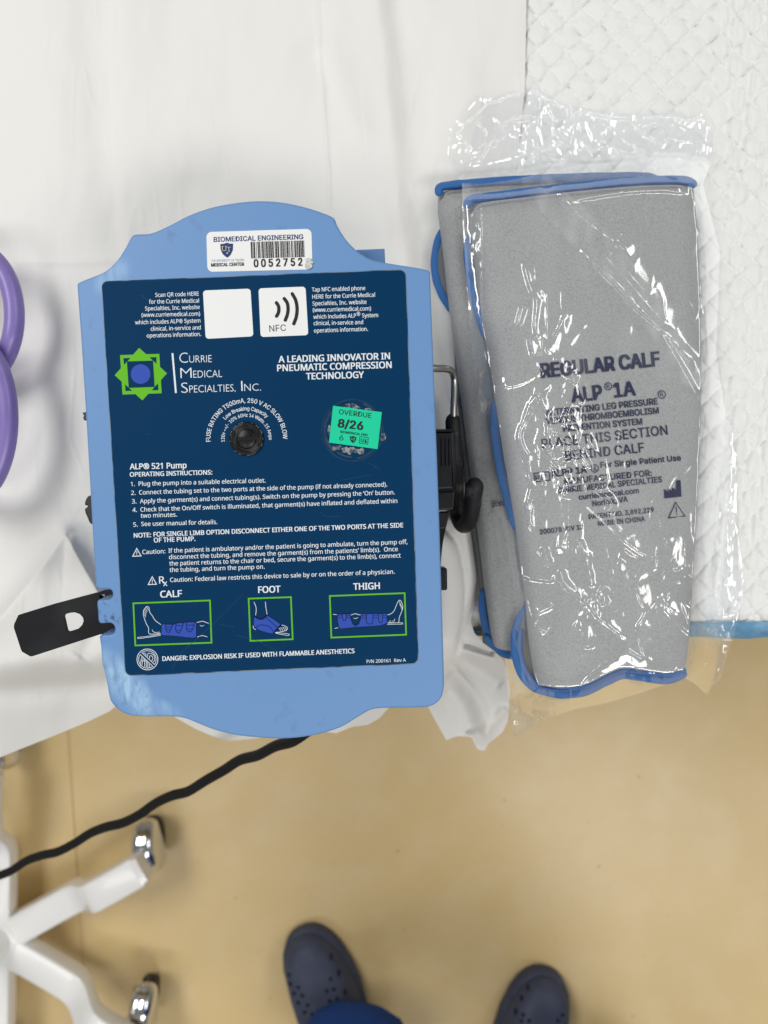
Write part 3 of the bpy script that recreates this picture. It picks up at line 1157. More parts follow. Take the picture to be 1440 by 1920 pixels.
A_ = (230, 1100, 5.333)
calf = cv([(390, 372), (440, 372), (505, 376), (548, 360), (610, 358), (645, 352), (725, 350), (740, 356), (742, 505), (715, 512), (640, 508), (560, 497), (480, 490), (395, 486), (386, 470)], *A_)
blu.poly(calf, T)
drk.stroke(calf, 1.3, T2, False, True)
for x0, x1, yt, yb, sk in ((436, 502, 372, 455, -4), (540, 610, 358, 462, -10), (644, 722, 352, 450, -6)):
    tab = cv([(x0, yt), (x0 + 2 + sk, yb - 40), (x0 + 14 + sk, yb - 8), (x0 + 32 + sk, yb), (x1 - 26 + sk, yb - 8), (x1 - 10 + sk, yb - 40), (x1, yt)], *A_)
    drk.stroke(tab, 1.1, T2)
    drk.stroke(cv([(x0 + 2, yt + 30), (x1 - 4, yt + 30)], *A_), 0.9, T2, False)
    drk.stroke(cv([(x0 + 6 + sk, yb - 30), (x1 - 12 + sk, yb - 26)], *A_), 0.8, T2, False)
wht.stroke(cv([(268, 222), (275, 255), (300, 290), (328, 335), (386, 378)], *A_), 1.0, T)
wht.stroke(cv([(268, 222), (262, 202), (240, 198), (228, 214), (214, 232), (210, 262), (218, 310), (240, 370), (262, 412), (262, 455), (272, 470), (320, 472), (384, 466)], *A_), 1.0, T)
for k, (x, y) in enumerate(((238, 206), (226, 220), (218, 236), (213, 254), (212, 274))):
    wht.stroke(cv([(x, y), (x + 14, y + 10), (x + 22, y + 30)], *A_), 0.8, T)
wht.stroke(cv([(298, 428), (306, 446), (330, 456), (376, 452)], *A_), 0.8, T)
wht.stroke(cv([(384, 470), (300, 488), (210, 500), (152, 506), (156, 516), (215, 510), (310, 496), (384, 484)], *A_), 0.8, T)
wht.stroke(cv([(742, 356), (770, 350), (800, 344), (828, 352), (862, 366)], *A_), 1.0, T)
wht.stroke(cv([(776, 384), (788, 392), (802, 390), (816, 384)], *A_), 0.8, T)
wht.stroke(cv([(748, 502), (775, 492), (805, 488), (848, 500)], *A_), 1.0, T)
picture_done()
B_ = (440, 1080, 4.0)
foot = cv([(150, 296), (176, 316), (212, 318), (246, 292), (300, 326), (350, 362), (330, 384), (306, 408), (292, 434), (240, 424), (190, 408), (160, 392), (142, 368), (142, 330)], *B_)
blu.poly(foot, T)
drk.stroke(foot, 1.2, T2, False, True)
drk.stroke(cv([(150, 296), (176, 318), (212, 320), (246, 292)], *B_), 2.4, T2)
drk.stroke(cv([(162, 390), (172, 374), (206, 366), (240, 370), (268, 384), (286, 408), (294, 430)], *B_), 1.0, T2)
drk.stroke(cv([(236, 312), (280, 348), (322, 386)], *B_), 1.0, T2)
drk.stroke(cv([(350, 362), (328, 384), (306, 408), (292, 434)], *B_), 2.2, T2)
wht.stroke(cv([(146, 194), (158, 222), (163, 250), (158, 294)], *B_), 1.0, T)
wht.stroke(cv([(231, 192), (236, 240), (245, 288)], *B_), 1.0, T)
wht.stroke(cv([(140, 370), (142, 388), (160, 402)], *B_), 0.9, T)
wht.stroke(cv([(352, 366), (376, 372), (396, 386), (390, 404), (368, 412), (330, 420), (304, 422)], *B_), 0.9, T)
for x in (330, 345, 360, 374):
    wht.stroke(cv([(x, 388 - (x - 330) * .2), (x + 12, 398 - (x - 330) * .1), (x + 14, 410)], *B_), 0.8, T)
wht.stroke(cv([(304, 424), (350, 426), (408, 434), (408, 444), (360, 438), (310, 428)], *B_), 0.8, T)
picture_done()
tf = cv([(768, 284), (866, 284), (872, 320), (886, 358), (906, 372), (930, 358), (944, 318), (948, 282), (1142, 280), (1144, 352), (1100, 370), (1040, 376), (900, 384), (800, 396), (782, 386), (772, 340)], *B_)
blu.poly(tf, T)
drk.stroke(tf, 1.2, T2, False, True)
for q in ([(806, 284), (808, 312), (816, 332), (830, 332), (836, 312), (838, 286)], [(990, 282), (988, 340), (998, 356), (1028, 356), (1036, 340), (1038, 282)], [(1080, 280), (1082, 338), (1094, 350), (1106, 340), (1110, 282)]):
    drk.stroke(cv(q, *B_), 1.1, T2)
for x0, x1 in ((770, 804), (838, 866), (950, 988), (1040, 1078), (1110, 1142)):
    drk.stroke(cv([(x0, 298), (x1, 296)], *B_), 0.8, T2, False)
    drk.stroke(cv([(x0, 314), (x1, 312)], *B_), 0.8, T2, False)
wht.stroke(cv([(738, 286), (766, 288)], *B_), 0.9, T, False)
wht.stroke(cv([(750, 392), (776, 386)], *B_), 0.9, T, False)
wht.stroke(cv([(870, 292), (888, 286), (908, 282), (926, 288), (946, 290)], *B_), 0.9, T)
wht.stroke(cv([(892, 314), (908, 318), (924, 310)], *B_), 0.8, T)
wht.stroke(cv([(1146, 290), (1172, 282), (1196, 258), (1214, 216), (1228, 186), (1240, 180), (1250, 192), (1258, 214), (1260, 240), (1248, 276), (1234, 310), (1228, 346), (1180, 348), (1144, 350)], *B_), 0.95, T)
for k in range(5):
    wht.stroke(cv([(1232 + k * 6, 186 + k * 12), (1240 + k * 4, 200 + k * 11), (1238 + k * 3, 214 + k * 9)], *B_), 0.75, T)
wht.stroke(cv([(1158, 340), (1172, 334)], *B_), 0.8, T, False)
wht.stroke(cv([(1182, 336), (1196, 336), (1202, 320)], *B_), 0.8, T)
wht.stroke(cv([(1144, 352), (1200, 350), (1258, 350), (1260, 358), (1200, 360), (1144, 362)], *B_), 0.8, T)
picture_done()
# danger roundel: two rings, outlined letters and a bar
for r, w in ((19.6, 1.2), (16.4, 1.0)):
    wht.stroke([(277 + r * math.cos(a), 1236 - r * math.sin(a)) for a in np.linspace(0, 2 * math.pi, 33)[:-1]], w, T, False, True)
for q in (cv([(178, 790), (190, 720), (210, 665), (232, 668), (238, 730), (240, 805)], *A_), cv([(196, 780), (202, 740), (214, 690), (222, 740), (224, 800)], *A_), cv([(188, 740), (236, 738)], *A_),
          cv([(256, 810), (254, 668), (290, 668), (318, 690), (322, 730), (296, 760), (272, 764), (274, 808)], *A_), cv([(272, 690), (294, 690), (304, 716), (292, 738), (272, 742), (272, 690)], *A_), cv([(296, 760), (306, 790)], *A_)):
    wht.stroke(q, 1.0, T, len(q) > 4)
drk2 = Print(FP)
drk2.stroke([(265, 1224.5), (289.5, 1247.5)], 4.6, T2, False)
drk2.obj('roundel_bar', M['navy'], panel)
wht.stroke([(266.6, 1222.8), (291, 1245.8)], 1.0, T3, False)
wht.stroke([(263.4, 1226.2), (288, 1249.2)], 1.0, T3, False)
wht.obj('danger_roundel', M['print'], panel)

# company emblem: green eight-point star with blue disc
pr = Print(FP)
sq = np.array([(225.7, 666), (299.2, 663.7), (303.7, 737.5), (230.2, 740)])
di = np.array([(261.5, 652.5), (313.7, 700.2), (267.5, 751), (215.5, 703.7)])


def isect(a, b, c, d_):
    r, s = b - a, d_ - c
    t = ((c - a)[0] * s[1] - (c - a)[1] * s[0]) / (r[0] * s[1] - r[1] * s[0])
    return a + t * r


star = []
for i in range(4):
    p, q = sq[i], sq[(i + 1) % 4]
    dm, dp, dn = di[i], di[i - 1], di[(i + 1) % 4]
    star += [p, isect(p, q, dp, dm), dm, isect(p, q, dm, dn)]
hl = [[(238.7, 678), (242, 727.5), (290.5, 725.7), (287.5, 676.5)], [(232, 672), (233.4, 684), (244.8, 671.6)], [(281, 670.4), (293.9, 682.3), (293.7, 670)], [(296.6, 719.3), (285.3, 732), (297.6, 731.5)], [(235.2, 721), (236.2, 733.2), (248.2, 732.8)]]
pr.poly(np.array(star), T)
pr.obj('emblem_star', M['green'], panel)
pr = Print(FP)
for h in hl:
    pr.poly(h, T2)
pr.obj('emblem_ground', M['navy'], panel)
pr = Print(FP)
pr.poly([(264.5 + 18.4 * math.cos(a), 701.7 - 18.4 * math.sin(a)) for a in np.linspace(0, 2 * math.pi, 41)[:-1]], T3)
pr.obj('emblem_disc', M['royal'], panel)

# two white cards on the panel
card1 = slab(rrect([(381, 545.3), (470, 541.7), (475.5, 631), (386.2, 635.7)], 6), FP, LT + 0.0003, LT, botcap=False).obj('white_card', M['white'], panel)
card2 = slab(rrect([(485, 541.2), (573, 538), (578.3, 628.7), (489, 632.3)], 6), FP, LT + 0.0003, LT, botcap=False).obj('tap_card', M['white'], panel)
pr = Print(FP, 'A')
TC = LT + 0.0003 + 0.00012
for q in ([(518.7, 568.3), (522.3, 574), (523.3, 581), (522, 588), (519, 593.3)], [(533.3, 560.5), (538.5, 568), (540.5, 579), (539, 591), (535.3, 600.7)], [(548.3, 551.5), (554.5, 563), (557.3, 578), (556, 594), (551.3, 607.5)]):
    pr.stroke(q, 6.4, TC)
    for x, y in (q[0], q[-1]):
        pr.poly([(x + 3.2 * math.cos(a), y + 3.2 * math.sin(a)) for a in np.linspace(0, 2 * math.pi, 15)[:-1]], TC + 0.00004)
pr.text('NFC', (505.7, 622.6), (536.7, 620.7), 12, TC)
pr.obj('tap_mark', M['blackprint'], panel)

# fuse cap
def lathe(cx, cy, prof, mapper, n=40):
    V = []
    for r, hh in prof:
        for k in range(n):
            a = 2 * math.pi * k / n
            V.append(mapper(cx + r * math.cos(a), cy + r * math.sin(a), hh))
    Fs = []
    for i in range(len(prof) - 1):
        for k in range(n):
            k2 = (k + 1) % n
            Fs.append((i * n + k, (i + 1) * n + k, (i + 1) * n + k2, i * n + k2))
    c = len(V)
    V.append(mapper(cx, cy, prof[-1][1]))
    for k in range(n):
        Fs.append(((len(prof) - 1) * n + k, c, (len(prof) - 1) * n + (k + 1) % n))
    return V, Fs


v, f = lathe(463, 823, [(31.5, LT), (31.2, 0.0016), (30.2, 0.0021), (24, 0.0021), (23, 0.0016), (18.6, 0.0016), (18, 0.0022), (17, 0.0025), (3, 0.0025)], FP)
cap_ = mk('fuse_cap', v, f, M['capblack'], pump, True)
m_ = MB()
for a in np.linspace(0, 2 * math.pi, 7)[:-1] + 0.4:
    c, s = math.cos(a), math.sin(a)
    q = [(463 + r * math.cos(a + t), 823 + r * math.sin(a + t)) for r, t in ((23.6, -.16), (29, -.13), (29, .13), (23.6, .16))]
    m_.add(slab(q, FP, 0.0026, 0.0020).v, slab(q, FP, 0.0026, 0.0020).f)
m_.obj('grip_rib', M['capblack'], cap_)
slab([(449, 820), (477, 819), (477.2, 826), (449.2, 827)], FP, 0.0029, 0.0024, 0.0001, 2).obj('slot_bar', M['capblack'], cap_)
pr = Print(FP)
rs = random.Random(4)
for k in range(26):
    a = rs.uniform(0, 6.28)
    pr.stroke([(463 + 30.9 * math.cos(a + t), 823 + 30.9 * math.sin(a + t)) for t in np.linspace(0, rs.uniform(.04, .14), 4)], rs.uniform(.5, 1.0), 0.0019)
pr.obj('dust_ring', material('grey_dust', (0.28, 0.27, 0.25), 0.9, 0.1), cap_)

# asset sticker
asset = slab(rrect([(387, 435.3), (584, 429.3), (586, 505.3), (389.2, 510)], 10), FP, 0.0003, 0.00005, botcap=False).obj('asset_sticker', M['white'], pump)
TA = 0.00042
pr = Print(FP, 'A')
pr.text('BIOMEDICAL ENGINEERING', (401, 454), (569, 448.7), 8.9, TA, 0.02)
shield = cv([(217, 250), (258, 246), (300, 232), (335, 243), (375, 243), (373, 320), (350, 372), (330, 398), (302, 415), (272, 395), (244, 366), (224, 318)], 380, 420, 6.545)
pr.poly(shield, TA)
pr.obj('navy_lettering', M['navyprint'], asset)
pr = Print(FP)
pr.text('U', (416.8, 471), (424.6, 470.8), 8.6, TA + 0.0001, -0.01)
pr.text('T', (425.8, 471.6), (433.5, 471.4), 8.0, TA + 0.0001, -0.01)
pr.poly([(424.5, 476), (426.2, 472.6), (428, 475.8)], TA + 0.0001)
for x0, y0, x1, y1 in ((415.8, 462.6, 419.6, 462.5), (422.0, 462.4, 425.4, 462.3), (428, 471.7, 431.4, 471.6)):
    pr.stroke([(x0, y0), (x1, y1)], 0.8, TA + 0.00012, False)
pr.obj('crest_letter', M['cream'], asset)
pr = Print(FP, 'A')
pr.text('THE UNIVERSITY OF TOLEDO', (396.3, 491.4), (458, 489.8), 4.2, TA, 0.0)
pr.obj('pale_lettering', M['skyprint'], asset)
pr = Print(FP, 'A')
pr.text('MEDICAL CENTER', (396.2, 500.2), (458, 498.5), 6.0, TA, 0.03)
pr.text('0 0 5 2 7 5 2', (476, 501.2), (567.5, 498.4), 14.2, TA, 0.03)
pr.obj('black_lettering', M['blackprint'], asset)
pr = Print(FP)
bc = np.array([(470, 454), (570.2, 451.3), (571.3, 482.4), (471.4, 485)], float)
rs = random.Random(52752)
u = 0.0
while u < 1:
    w = rs.choice((0.009, 0.009, 0.009, 0.02, 0.026))
    w = min(w, 1 - u)
    q = [bc[0] + (bc[1] - bc[0]) * u, bc[0] + (bc[1] - bc[0]) * (u + w), bc[3] + (bc[2] - bc[3]) * (u + w), bc[3] + (bc[2] - bc[3]) * u]
    pr.poly([tuple(t) for t in q], TA)
    u += w + rs.choice((0.008, 0.008, 0.010, 0.020))
pr.obj('barcode', M['blackprint'], asset)
m_ = slab([(573, 487), (578, 484.5), (585, 485.5), (584, 489.5), (588, 492), (585, 496), (586.5, 500), (580, 505.5), (574.5, 505), (572.5, 498), (575, 493)], FP, 0.0008, 0.0004)
m_.obj('torn_corner', material('torn_white_paper', (0.62, 0.62, 0.60), 0.7, 0.2, vary=(900, (0.25, 0.26, 0.27), 0.5, 0.62)), asset)

# overdue sticker over an old glue ring
pr = Print(FP)
ring = lambda r: [(661 + r * 1.0 * math.cos(a), 807 + r * math.sin(a)) for a in np.linspace(0, 2 * math.pi, 61)[:-1]]
pr.stroke(ring(57.5), 1.4, T, False, True)
for r, a0, a1, w in ((52, 2.3, 3.9, 5), (54, 5.1, 6.4, 3.5), (53, .2, 1.4, 3.5), (50, 1.6, 2.2, 3)):
    pr.stroke([(661 + r * math.cos(a), 807 + r * math.sin(a)) for a in np.linspace(a0, a1, 14)], w, T, False)
pr.obj('glue_ring', M['residue_ring'], panel)
rs = random.Random(9)


def ragged(cx, cy, rx, ry, n, seed):
    r_ = random.Random(seed)
    return [(cx + rx * math.cos(a) * r_.uniform(.55, 1.15), cy + ry * math.sin(a) * r_.uniform(.55, 1.15)) for a in np.linspace(0, 2 * math.pi, n + 1)[:-1]]


pr = Print(FP)
for cx, cy, rx, ry, n, sd in ((630, 840, 12, 6, 26, 1), (655, 845, 17, 7, 30, 2), (677, 846, 8, 7, 18, 3), (718, 820, 8, 9, 16, 4), (660, 763, 16, 6, 24, 5), (618, 806, 4, 10, 14, 6), (690, 768, 8, 4, 14, 7)):
    pr.poly(ragged(cx, cy, rx, ry, n, sd), T2)
pr.obj('torn_paper', M['residue'], panel)
od = slab([(624.7, 761), (716, 773), (708, 842.2), (617, 830)], FP, LT + 0.0006, LT + 0.0004, botcap=False).obj('overdue_sticker', M['teal'], pump)
TO = LT + 0.00072
pr = Print(FP, 'A')
pr.text('OVERDUE', (635.4, 776.5), (696, 784), 9, TO, 0.004)
pr.text('8/26', (633, 800.8), (680.5, 806.4), 15, TO, 0.035)
pr.text('BIOMEDICAL ENG', (638.3, 811.7), (689, 818), 4.2, TO, 0.02)
pr.text('6', (636, 825.4), (643.8, 826.2), 10.5, TO, 0.0)
pr.text('MK', (676.5, 829.3), (688.5, 830.6), 7.2, TO, 0.0)
pr.stroke([(674.8, 818.8), (690.8, 821.0), (689.4, 833), (674.0, 831)], 0.9, TO, False, True)
sh2 = [(656, 818), (659, 818.6), (662.5, 817.6), (665.5, 819.3), (668.5, 819.6), (667.6, 825.5), (665, 829), (661.8, 831), (658.4, 828), (656.4, 824)]
pr.poly(sh2, TO)
pr.obj('black_lettering', M['blackprint'], od)
pr = Print(FP)
pr.stroke([(658.5, 820.5), (659.5, 824), (662, 824.4), (662.4, 821)], 0.9, TO + 0.0001)
pr.stroke([(663, 821.4), (666.6, 822)], 0.8, TO + 0.0001, False)
pr.stroke([(664.8, 821.7), (663.6, 827.5)], 0.8, TO + 0.0001, False)
pr.obj('crest_mark', M['teal'], od)

# fine scratches on the panel
pr = Print(FP)
for q in ([(322, 1255), (340, 1225), (400, 1170), (455, 1115)], [(410, 1170), (440, 1175)], [(265, 553), (277, 563)], [(700, 880), (706, 872)], [(440, 1190), (480, 1200), (520, 1220)], [(640, 1085), (690, 1080), (714, 1094)],
          [(640, 900), (700, 890)], [(275, 815), (284, 812)], [(600, 960), (612, 968), (640, 968)], [(690, 868), (702, 873), (712, 882)]):
    pr.stroke(q, 0.7, T)
o = pr.obj('scratch', material('scratched_film', (0.008, 0.055, 0.125), 0.5, 0.3), panel)
o['kind'] = 'stuff'

# latch plate, knobs and switch at the sides
def flat_at(z):
    return lambda x, y, o_=0.0: W(x, y, z + 0.0) + np.array([0, 0, o_])


lat = [(34, 1153), (100, 1132.5), (169, 1114), (183, 1110.5), (196, 1106), (215, 1104), (219, 1112), (216, 1124), (186, 1124.5), (186, 1168), (216, 1166), (222, 1176), (218, 1190), (188, 1189.5), (61, 1230.6), (56, 1231), (41, 1222.5), (39, 1219), (25.3, 1177), (26, 1170)]
hole = [(119.5, 1156), (120.5, 1152.5), (130, 1149.3), (139, 1148.3), (149, 1151.5), (155, 1158), (156.3, 1165), (153.5, 1172), (147, 1178.5), (136, 1182.3), (128.5, 1184.3), (125.5, 1182.5)]
slot = [(186.5, 1115.5), (195.5, 1114), (197.5, 1122.5), (189, 1123)]
LP = slab(lat, flat_at(0.7165), 0.0, -0.0022, 0.0004, 2, holes=[hole, slot])
LP.obj('latch_plate', M['blackmetal'], pump)
slab(catmull([(158, 946), (162, 933), (168, 929), (236, 930), (236, 985), (171, 983), (163, 970), (158, 955), (164, 949)], 3, True), flat_at(0.70), 0.0, -0.014, 0.001, 2).obj('side_knob', M['black'], pump)
slab([(153.5, 774), (160, 772), (236, 773), (236, 787), (157, 787.5), (155, 783), (157, 779)], flat_at(0.705), 0.0, -0.008, 0.0006, 2).obj('tubing_port', M['black'], pump)
slab(rrect([(745, 1062), (838.5, 1065.5), (839, 1107), (745, 1108)], 3.5), flat_at(0.70), 0.0, -0.016, 0.0012, 2).obj('power_switch', M['black'], pump)

# bed hook: steel rod, rubber-covered J
hp = catmull([w1(790, 690, 0.695), w1(820, 691, 0.69), w1(838, 692, 0.685), w1(848, 698, 0.68), w1(852, 712, 0.676), w1(851, 760, 0.672), w1(850, 800, 0.668)], 6)
v, f = tube_mesh(hp, 0.0024, 14)
hook = mk('bed_hook', v, f, M['steel'], pump)
hp = catmull([w1(849, 789, 0.668), w1(852, 850, 0.664), w1(855, 905, 0.66), w1(856, 950, 0.656), w1(860, 972, 0.657), w1(868, 984, 0.662), w1(877, 980, 0.669), w1(883, 960, 0.676), w1(887, 932, 0.682), w1(890, 912, 0.686)], 6)
v, f = tube_mesh(hp, np.interp(np.linspace(0, 1, len(hp)), [0, .5, 1], [0.0052, 0.0056, 0.0060]), 16)
mk('rubber_sleeve', v, f, M['rubber'], hook)

# ------------------------------------------------------------------ power cord
cord = thing('power_cord', tuple(w1(560, 1390, ZB - 0.02)), 'black power cord plugged into the right side of the pump and hanging over the floor', 'power cord')
pl = slab(rrect([(800, 803.5), (854.5, 803.5), (857, 920), (804, 923)], 6), flat_at(0.69), 0.0, -0.018, 0.003, 3).obj('plug', M['black'], cord)
m_ = MB()
for q in ([(806, 922), (853, 920), (850, 955), (808, 958)], [(808, 960), (845, 958), (836, 991), (810, 992)]):
    k = slab(rrect(q, 2), flat_at(0.686), 0.0, -0.012, 0.001, 2)
    m_.add(k.v, k.f)
m_.obj('strain_relief', M['black'], cord)
for x in (827.5, 835, 842):
    slab(rrect([(x - 0.9, 822), (x + 0.9, 822), (x + 1.6, 873), (x - 0.2, 873)], 0.6), flat_at(0.6908), 0.0, -0.0012, 0.0003, 2).obj('grip_rib', M['blackmetal'], pl)
cp = [w1(824, 988, 0.676), w1(818, 1020, 0.674), w1(810, 1100, 0.672), w1(790, 1210, 0.672), w1(740, 1280, 0.668), w1(670, 1312, 0.655), w1(610, 1345, 0.635), w1(552, 1388, 0.612)]
N_ = 9
tail = []
pts = [(552, 1388), (516, 1399), (483, 1416), (450, 1425), (420, 1444), (388, 1462), (352, 1484), (322, 1492), (292, 1506), (262, 1527), (230, 1543), (198, 1551), (170, 1562),
       (140, 1581), (108, 1597), (78, 1604), (50, 1614), (20, 1633), (-10, 1645), (-60, 1668), (-160, 1730)]
for i, (x, y) in enumerate(pts[1:]):
    tail.append(w1(x, y, float(np.interp(x, [-160, 0, 560], [0.30, 0.415, 0.612]))))
end = w1(-160, 1730, 0.30)
tail += [Vector((end.x - 0.10, end.y - 0.02, 0.12)), Vector((end.x - 0.22, end.y + 0.02, 0.008)), Vector((end.x - 0.9, end.y + 0.2, 0.008))]
v, f = tube_mesh(catmull([tuple(p) for p in cp + tail], 9), 0.0043, 12)
mk('cord', v, f, M['cord'], cord)

# ------------------------------------------------------------------ calf garments
def garment_sheet(X, Y, zlow, ztop, R, seed, nv, nu):
    """padded folded layer: rounded at the two long folds, flatter at the cut ends"""
    wpx = np.hypot(X[:, -1] - X[:, 0], Y[:, -1] - Y[:, 0])[:, None]
    u = np.linspace(0, 1, nu)[None, :]
    s = np.minimum(u, 1 - u) * wpx
    t = np.clip(s / R, 0, 1)
    prof = np.sqrt(np.clip(1 - (1 - t) ** 2, 0, 1))
    v_ = np.linspace(0, 1, nv)[:, None]
    e = np.minimum(v_, 1 - v_) * 900
    endp = 0.75 + 0.25 * sstep(0, 26, e)
    und = 0.0022 * pn(X / 150, Y / 230, seed) + 0.0006 * pn(X / 45, Y / 60, seed + 1)
    zt = zlow + (ztop - zlow + und) * prof * endp
    zl = zlow - 0.004 * prof
    V = np.r_[W(X, Y, zt).reshape(-1, 3), W(X, Y, zl).reshape(-1, 3)]
    Fs = np.r_[grid_faces(nv, nu), grid_faces(nv, nu, True, nv * nu)]
    return V, Fs


GROUP = 'folded calf garments'
back = thing('calf_garment', tuple(w1(900, 800, ZB + 0.006)), 'grey folded calf wrap mostly hidden behind the printed one, beside the black hook', 'calf wrap', GROUP)
nu, nv = 110, 220
BT = [(821, 362), (850, 355), (917, 349), (1055, 342), (1147, 338), (1228, 336)]
BB = [(921, 1206), (934, 1216), (956, 1220), (1060, 1222), (1150, 1224), (1245, 1224)]
X, Y = coons(BT, BB, [(821, 362), (821, 400), (827, 445), (842, 580), (850, 640), (868, 778), (885, 915), (902, 1052), (910, 1120), (921, 1206)], [(1228, 336), (1240, 700), (1245, 1224)], nu, nv, True)
BZ0, BZ1 = ZB + 0.018, ZB + 0.030
v, f = garment_sheet(X, Y, BZ0, BZ1, 30, 41, nv, nu)
bfab = mk('grey_panel', v, f, M['grey'], back)
# lower layer of the same wrap
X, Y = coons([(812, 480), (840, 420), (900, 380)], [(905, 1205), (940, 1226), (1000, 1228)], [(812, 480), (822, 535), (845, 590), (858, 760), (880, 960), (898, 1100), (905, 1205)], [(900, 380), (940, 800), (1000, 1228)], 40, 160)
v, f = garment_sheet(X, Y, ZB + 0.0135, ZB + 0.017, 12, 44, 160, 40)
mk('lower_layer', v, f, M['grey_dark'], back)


def binding(name, pts, z, r, parent, mat='bind', n=8, flat=0.6):
    p = catmull(pts, n)
    zz = np.interp(np.linspace(0, 1, len(p)), np.linspace(0, 1, len(z)), z) if isinstance(z, (list, tuple)) else np.full(len(p), z)
    zz = zz + 0.0008 * pn(p[:, 0] / 40, p[:, 1] / 40, 77)
    r = r * (1 + 0.12 * pn(p[:, 0] / 23, p[:, 1] / 23, 78))
    v_, f_ = tube_mesh(W(p[:, 0], p[:, 1], zz), r, 14, True, flat)
    return mk(name, v_, f_, M[mat], parent)


TOPB = [(823, 360), (824, 353), (832, 349.5), (870, 345), (917, 341), (985, 337), (1055, 334), (1147, 331.5), (1215, 332), (1229, 337)]
b_ = binding('binding', TOPB, BZ1 - 0.002, 0.0030, back)
binding('stitching', [(x, y + 6.5) for x, y in TOPB[2:-1]], BZ1 + 0.0012, 0.0006, b_, 'stitch')
binding('binding', [(836, 424), (824, 445), (817, 470), (815, 500), (820, 530), (831, 556), (845, 578)], ZB + 0.016, 0.0029, back)
binding('binding', [(906, 1112), (905, 1140), (909, 1165), (917, 1190), (927, 1208), (940, 1222), (960, 1228), (1010, 1230), (1080, 1232)], [ZB + 0.018, ZB + 0.020, ZB + 0.022], 0.0030, back)
binding('binding', [(913, 1196), (924, 1209), (940, 1216), (958, 1217), (990, 1218)], ZB + 0.0225, 0.0022, back)

front = thing('calf_garment', tuple(w1(1110, 830, ZB + 0.02)), 'grey folded calf wrap printed REGULAR CALF, inside the clear plastic bag', 'calf wrap', GROUP)
FT = [(876, 384), (917, 378), (963, 372.5), (1009, 367), (1101, 355), (1192, 346), (1266, 342), (1299, 347)]
FB = [(1009, 1285), (1055, 1289), (1101, 1282), (1138, 1264), (1170, 1252.5), (1220, 1259), (1252, 1261), (1283, 1256)]
FL = [(876, 384), (879, 410), (884, 450), (902, 590), (918, 680), (932, 778), (954, 915), (982, 1098), (989, 1181), (1000, 1258), (1009, 1285)]
FR = [(1299, 347), (1303, 380), (1309, 450), (1314, 608), (1315, 740), (1307, 961), (1294, 1167), (1288, 1235), (1283, 1256)]
nu, nv = 180, 380
X, Y = coons(FT, FB, FL, FR, nu, nv, True)
FZ0, FZ1 = ZB + 0.037, ZB + 0.052
v, f = garment_sheet(X, Y, FZ0, FZ1, 36, 51, nv, nu)
ffab = mk('grey_panel', v, f, M['grey'], front)
GB = BVHTree.FromPolygons([tuple(p) for p in v], [tuple(q) for q in f.tolist()])
GBv, GBf = v, f
# under layer that curls out at the lower left
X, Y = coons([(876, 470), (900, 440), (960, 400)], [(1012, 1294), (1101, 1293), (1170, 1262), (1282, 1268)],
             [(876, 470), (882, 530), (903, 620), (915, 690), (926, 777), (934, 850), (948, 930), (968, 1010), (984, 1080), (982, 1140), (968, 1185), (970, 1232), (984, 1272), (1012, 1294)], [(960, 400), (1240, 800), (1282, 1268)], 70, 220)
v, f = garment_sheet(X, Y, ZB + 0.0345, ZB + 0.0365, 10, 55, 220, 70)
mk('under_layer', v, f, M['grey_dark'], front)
FTB = [(876.5, 383), (879, 377), (890, 373), (917, 369), (963, 363.5), (1009, 358), (1101, 347.5), (1192, 340), (1240, 338), (1266, 337.8), (1289, 339.5), (1299, 345)]
b_ = binding('binding', FTB, FZ1 - 0.0035, 0.0030, front)
binding('stitching', [(x, y + 7.2) for x, y in FTB[2:-1]], FZ1 + 0.0006, 0.0006, b_, 'stitch')
binding('binding', [(879, 450), (876, 470), (879, 505), (886, 548), (898, 590), (908, 625)], ZB + 0.037, 0.0028, front)
binding('binding', [(929, 760), (926, 790), (930, 830), (938, 880), (950, 930), (966, 985)], ZB + 0.037, 0.0032, front)
b_ = binding('binding', [(988, 1140), (976, 1158), (967, 1182), (965, 1210), (969, 1238), (980, 1266), (1000, 1288), (1030, 1298), (1060, 1302), (1101, 1295), (1137, 1277), (1168, 1265), (1195, 1268), (1220, 1272), (1252, 1274), (1280, 1264)], [ZB + 0.034, ZB + 0.036, ZB + 0.038, ZB + 0.038], 0.0030, front)
binding('stitching', [(980, 1180), (978, 1205), (981, 1234), (992, 1260), (1010, 1283), (1032, 1290), (1060, 1293), (1101, 1286), (1137, 1268), (1168, 1257), (1220, 1264), (1252, 1266)], ZB + 0.0405, 0.0006, b_, 'stitch')
binding('binding', [(978, 1185), (976, 1208), (978, 1234), (988, 1260), (1005, 1281), (1030, 1288.5), (1060, 1291), (1101, 1284.5), (1137, 1266), (1168, 1254.5), (1195, 1258), (1220, 1261.5), (1252, 1263.5), (1281, 1257)], [ZB + 0.036, ZB + 0.039, ZB + 0.0405, ZB + 0.0405], 0.0022, front)


def on_mesh(bv):
    o_ = Vector((0, 0, H))

    def f_(px, py, off=0.0):
        d_ = Vector(((px - 720) / F, -(py - 960) / F, -1)).normalized()
        h_, n_, i_, t_ = bv.ray_cast(o_, d_)
        if h_ is None:
            return W(px, py, FZ1)
        return np.array(h_) + np.array([0, 0, off])
    return f_


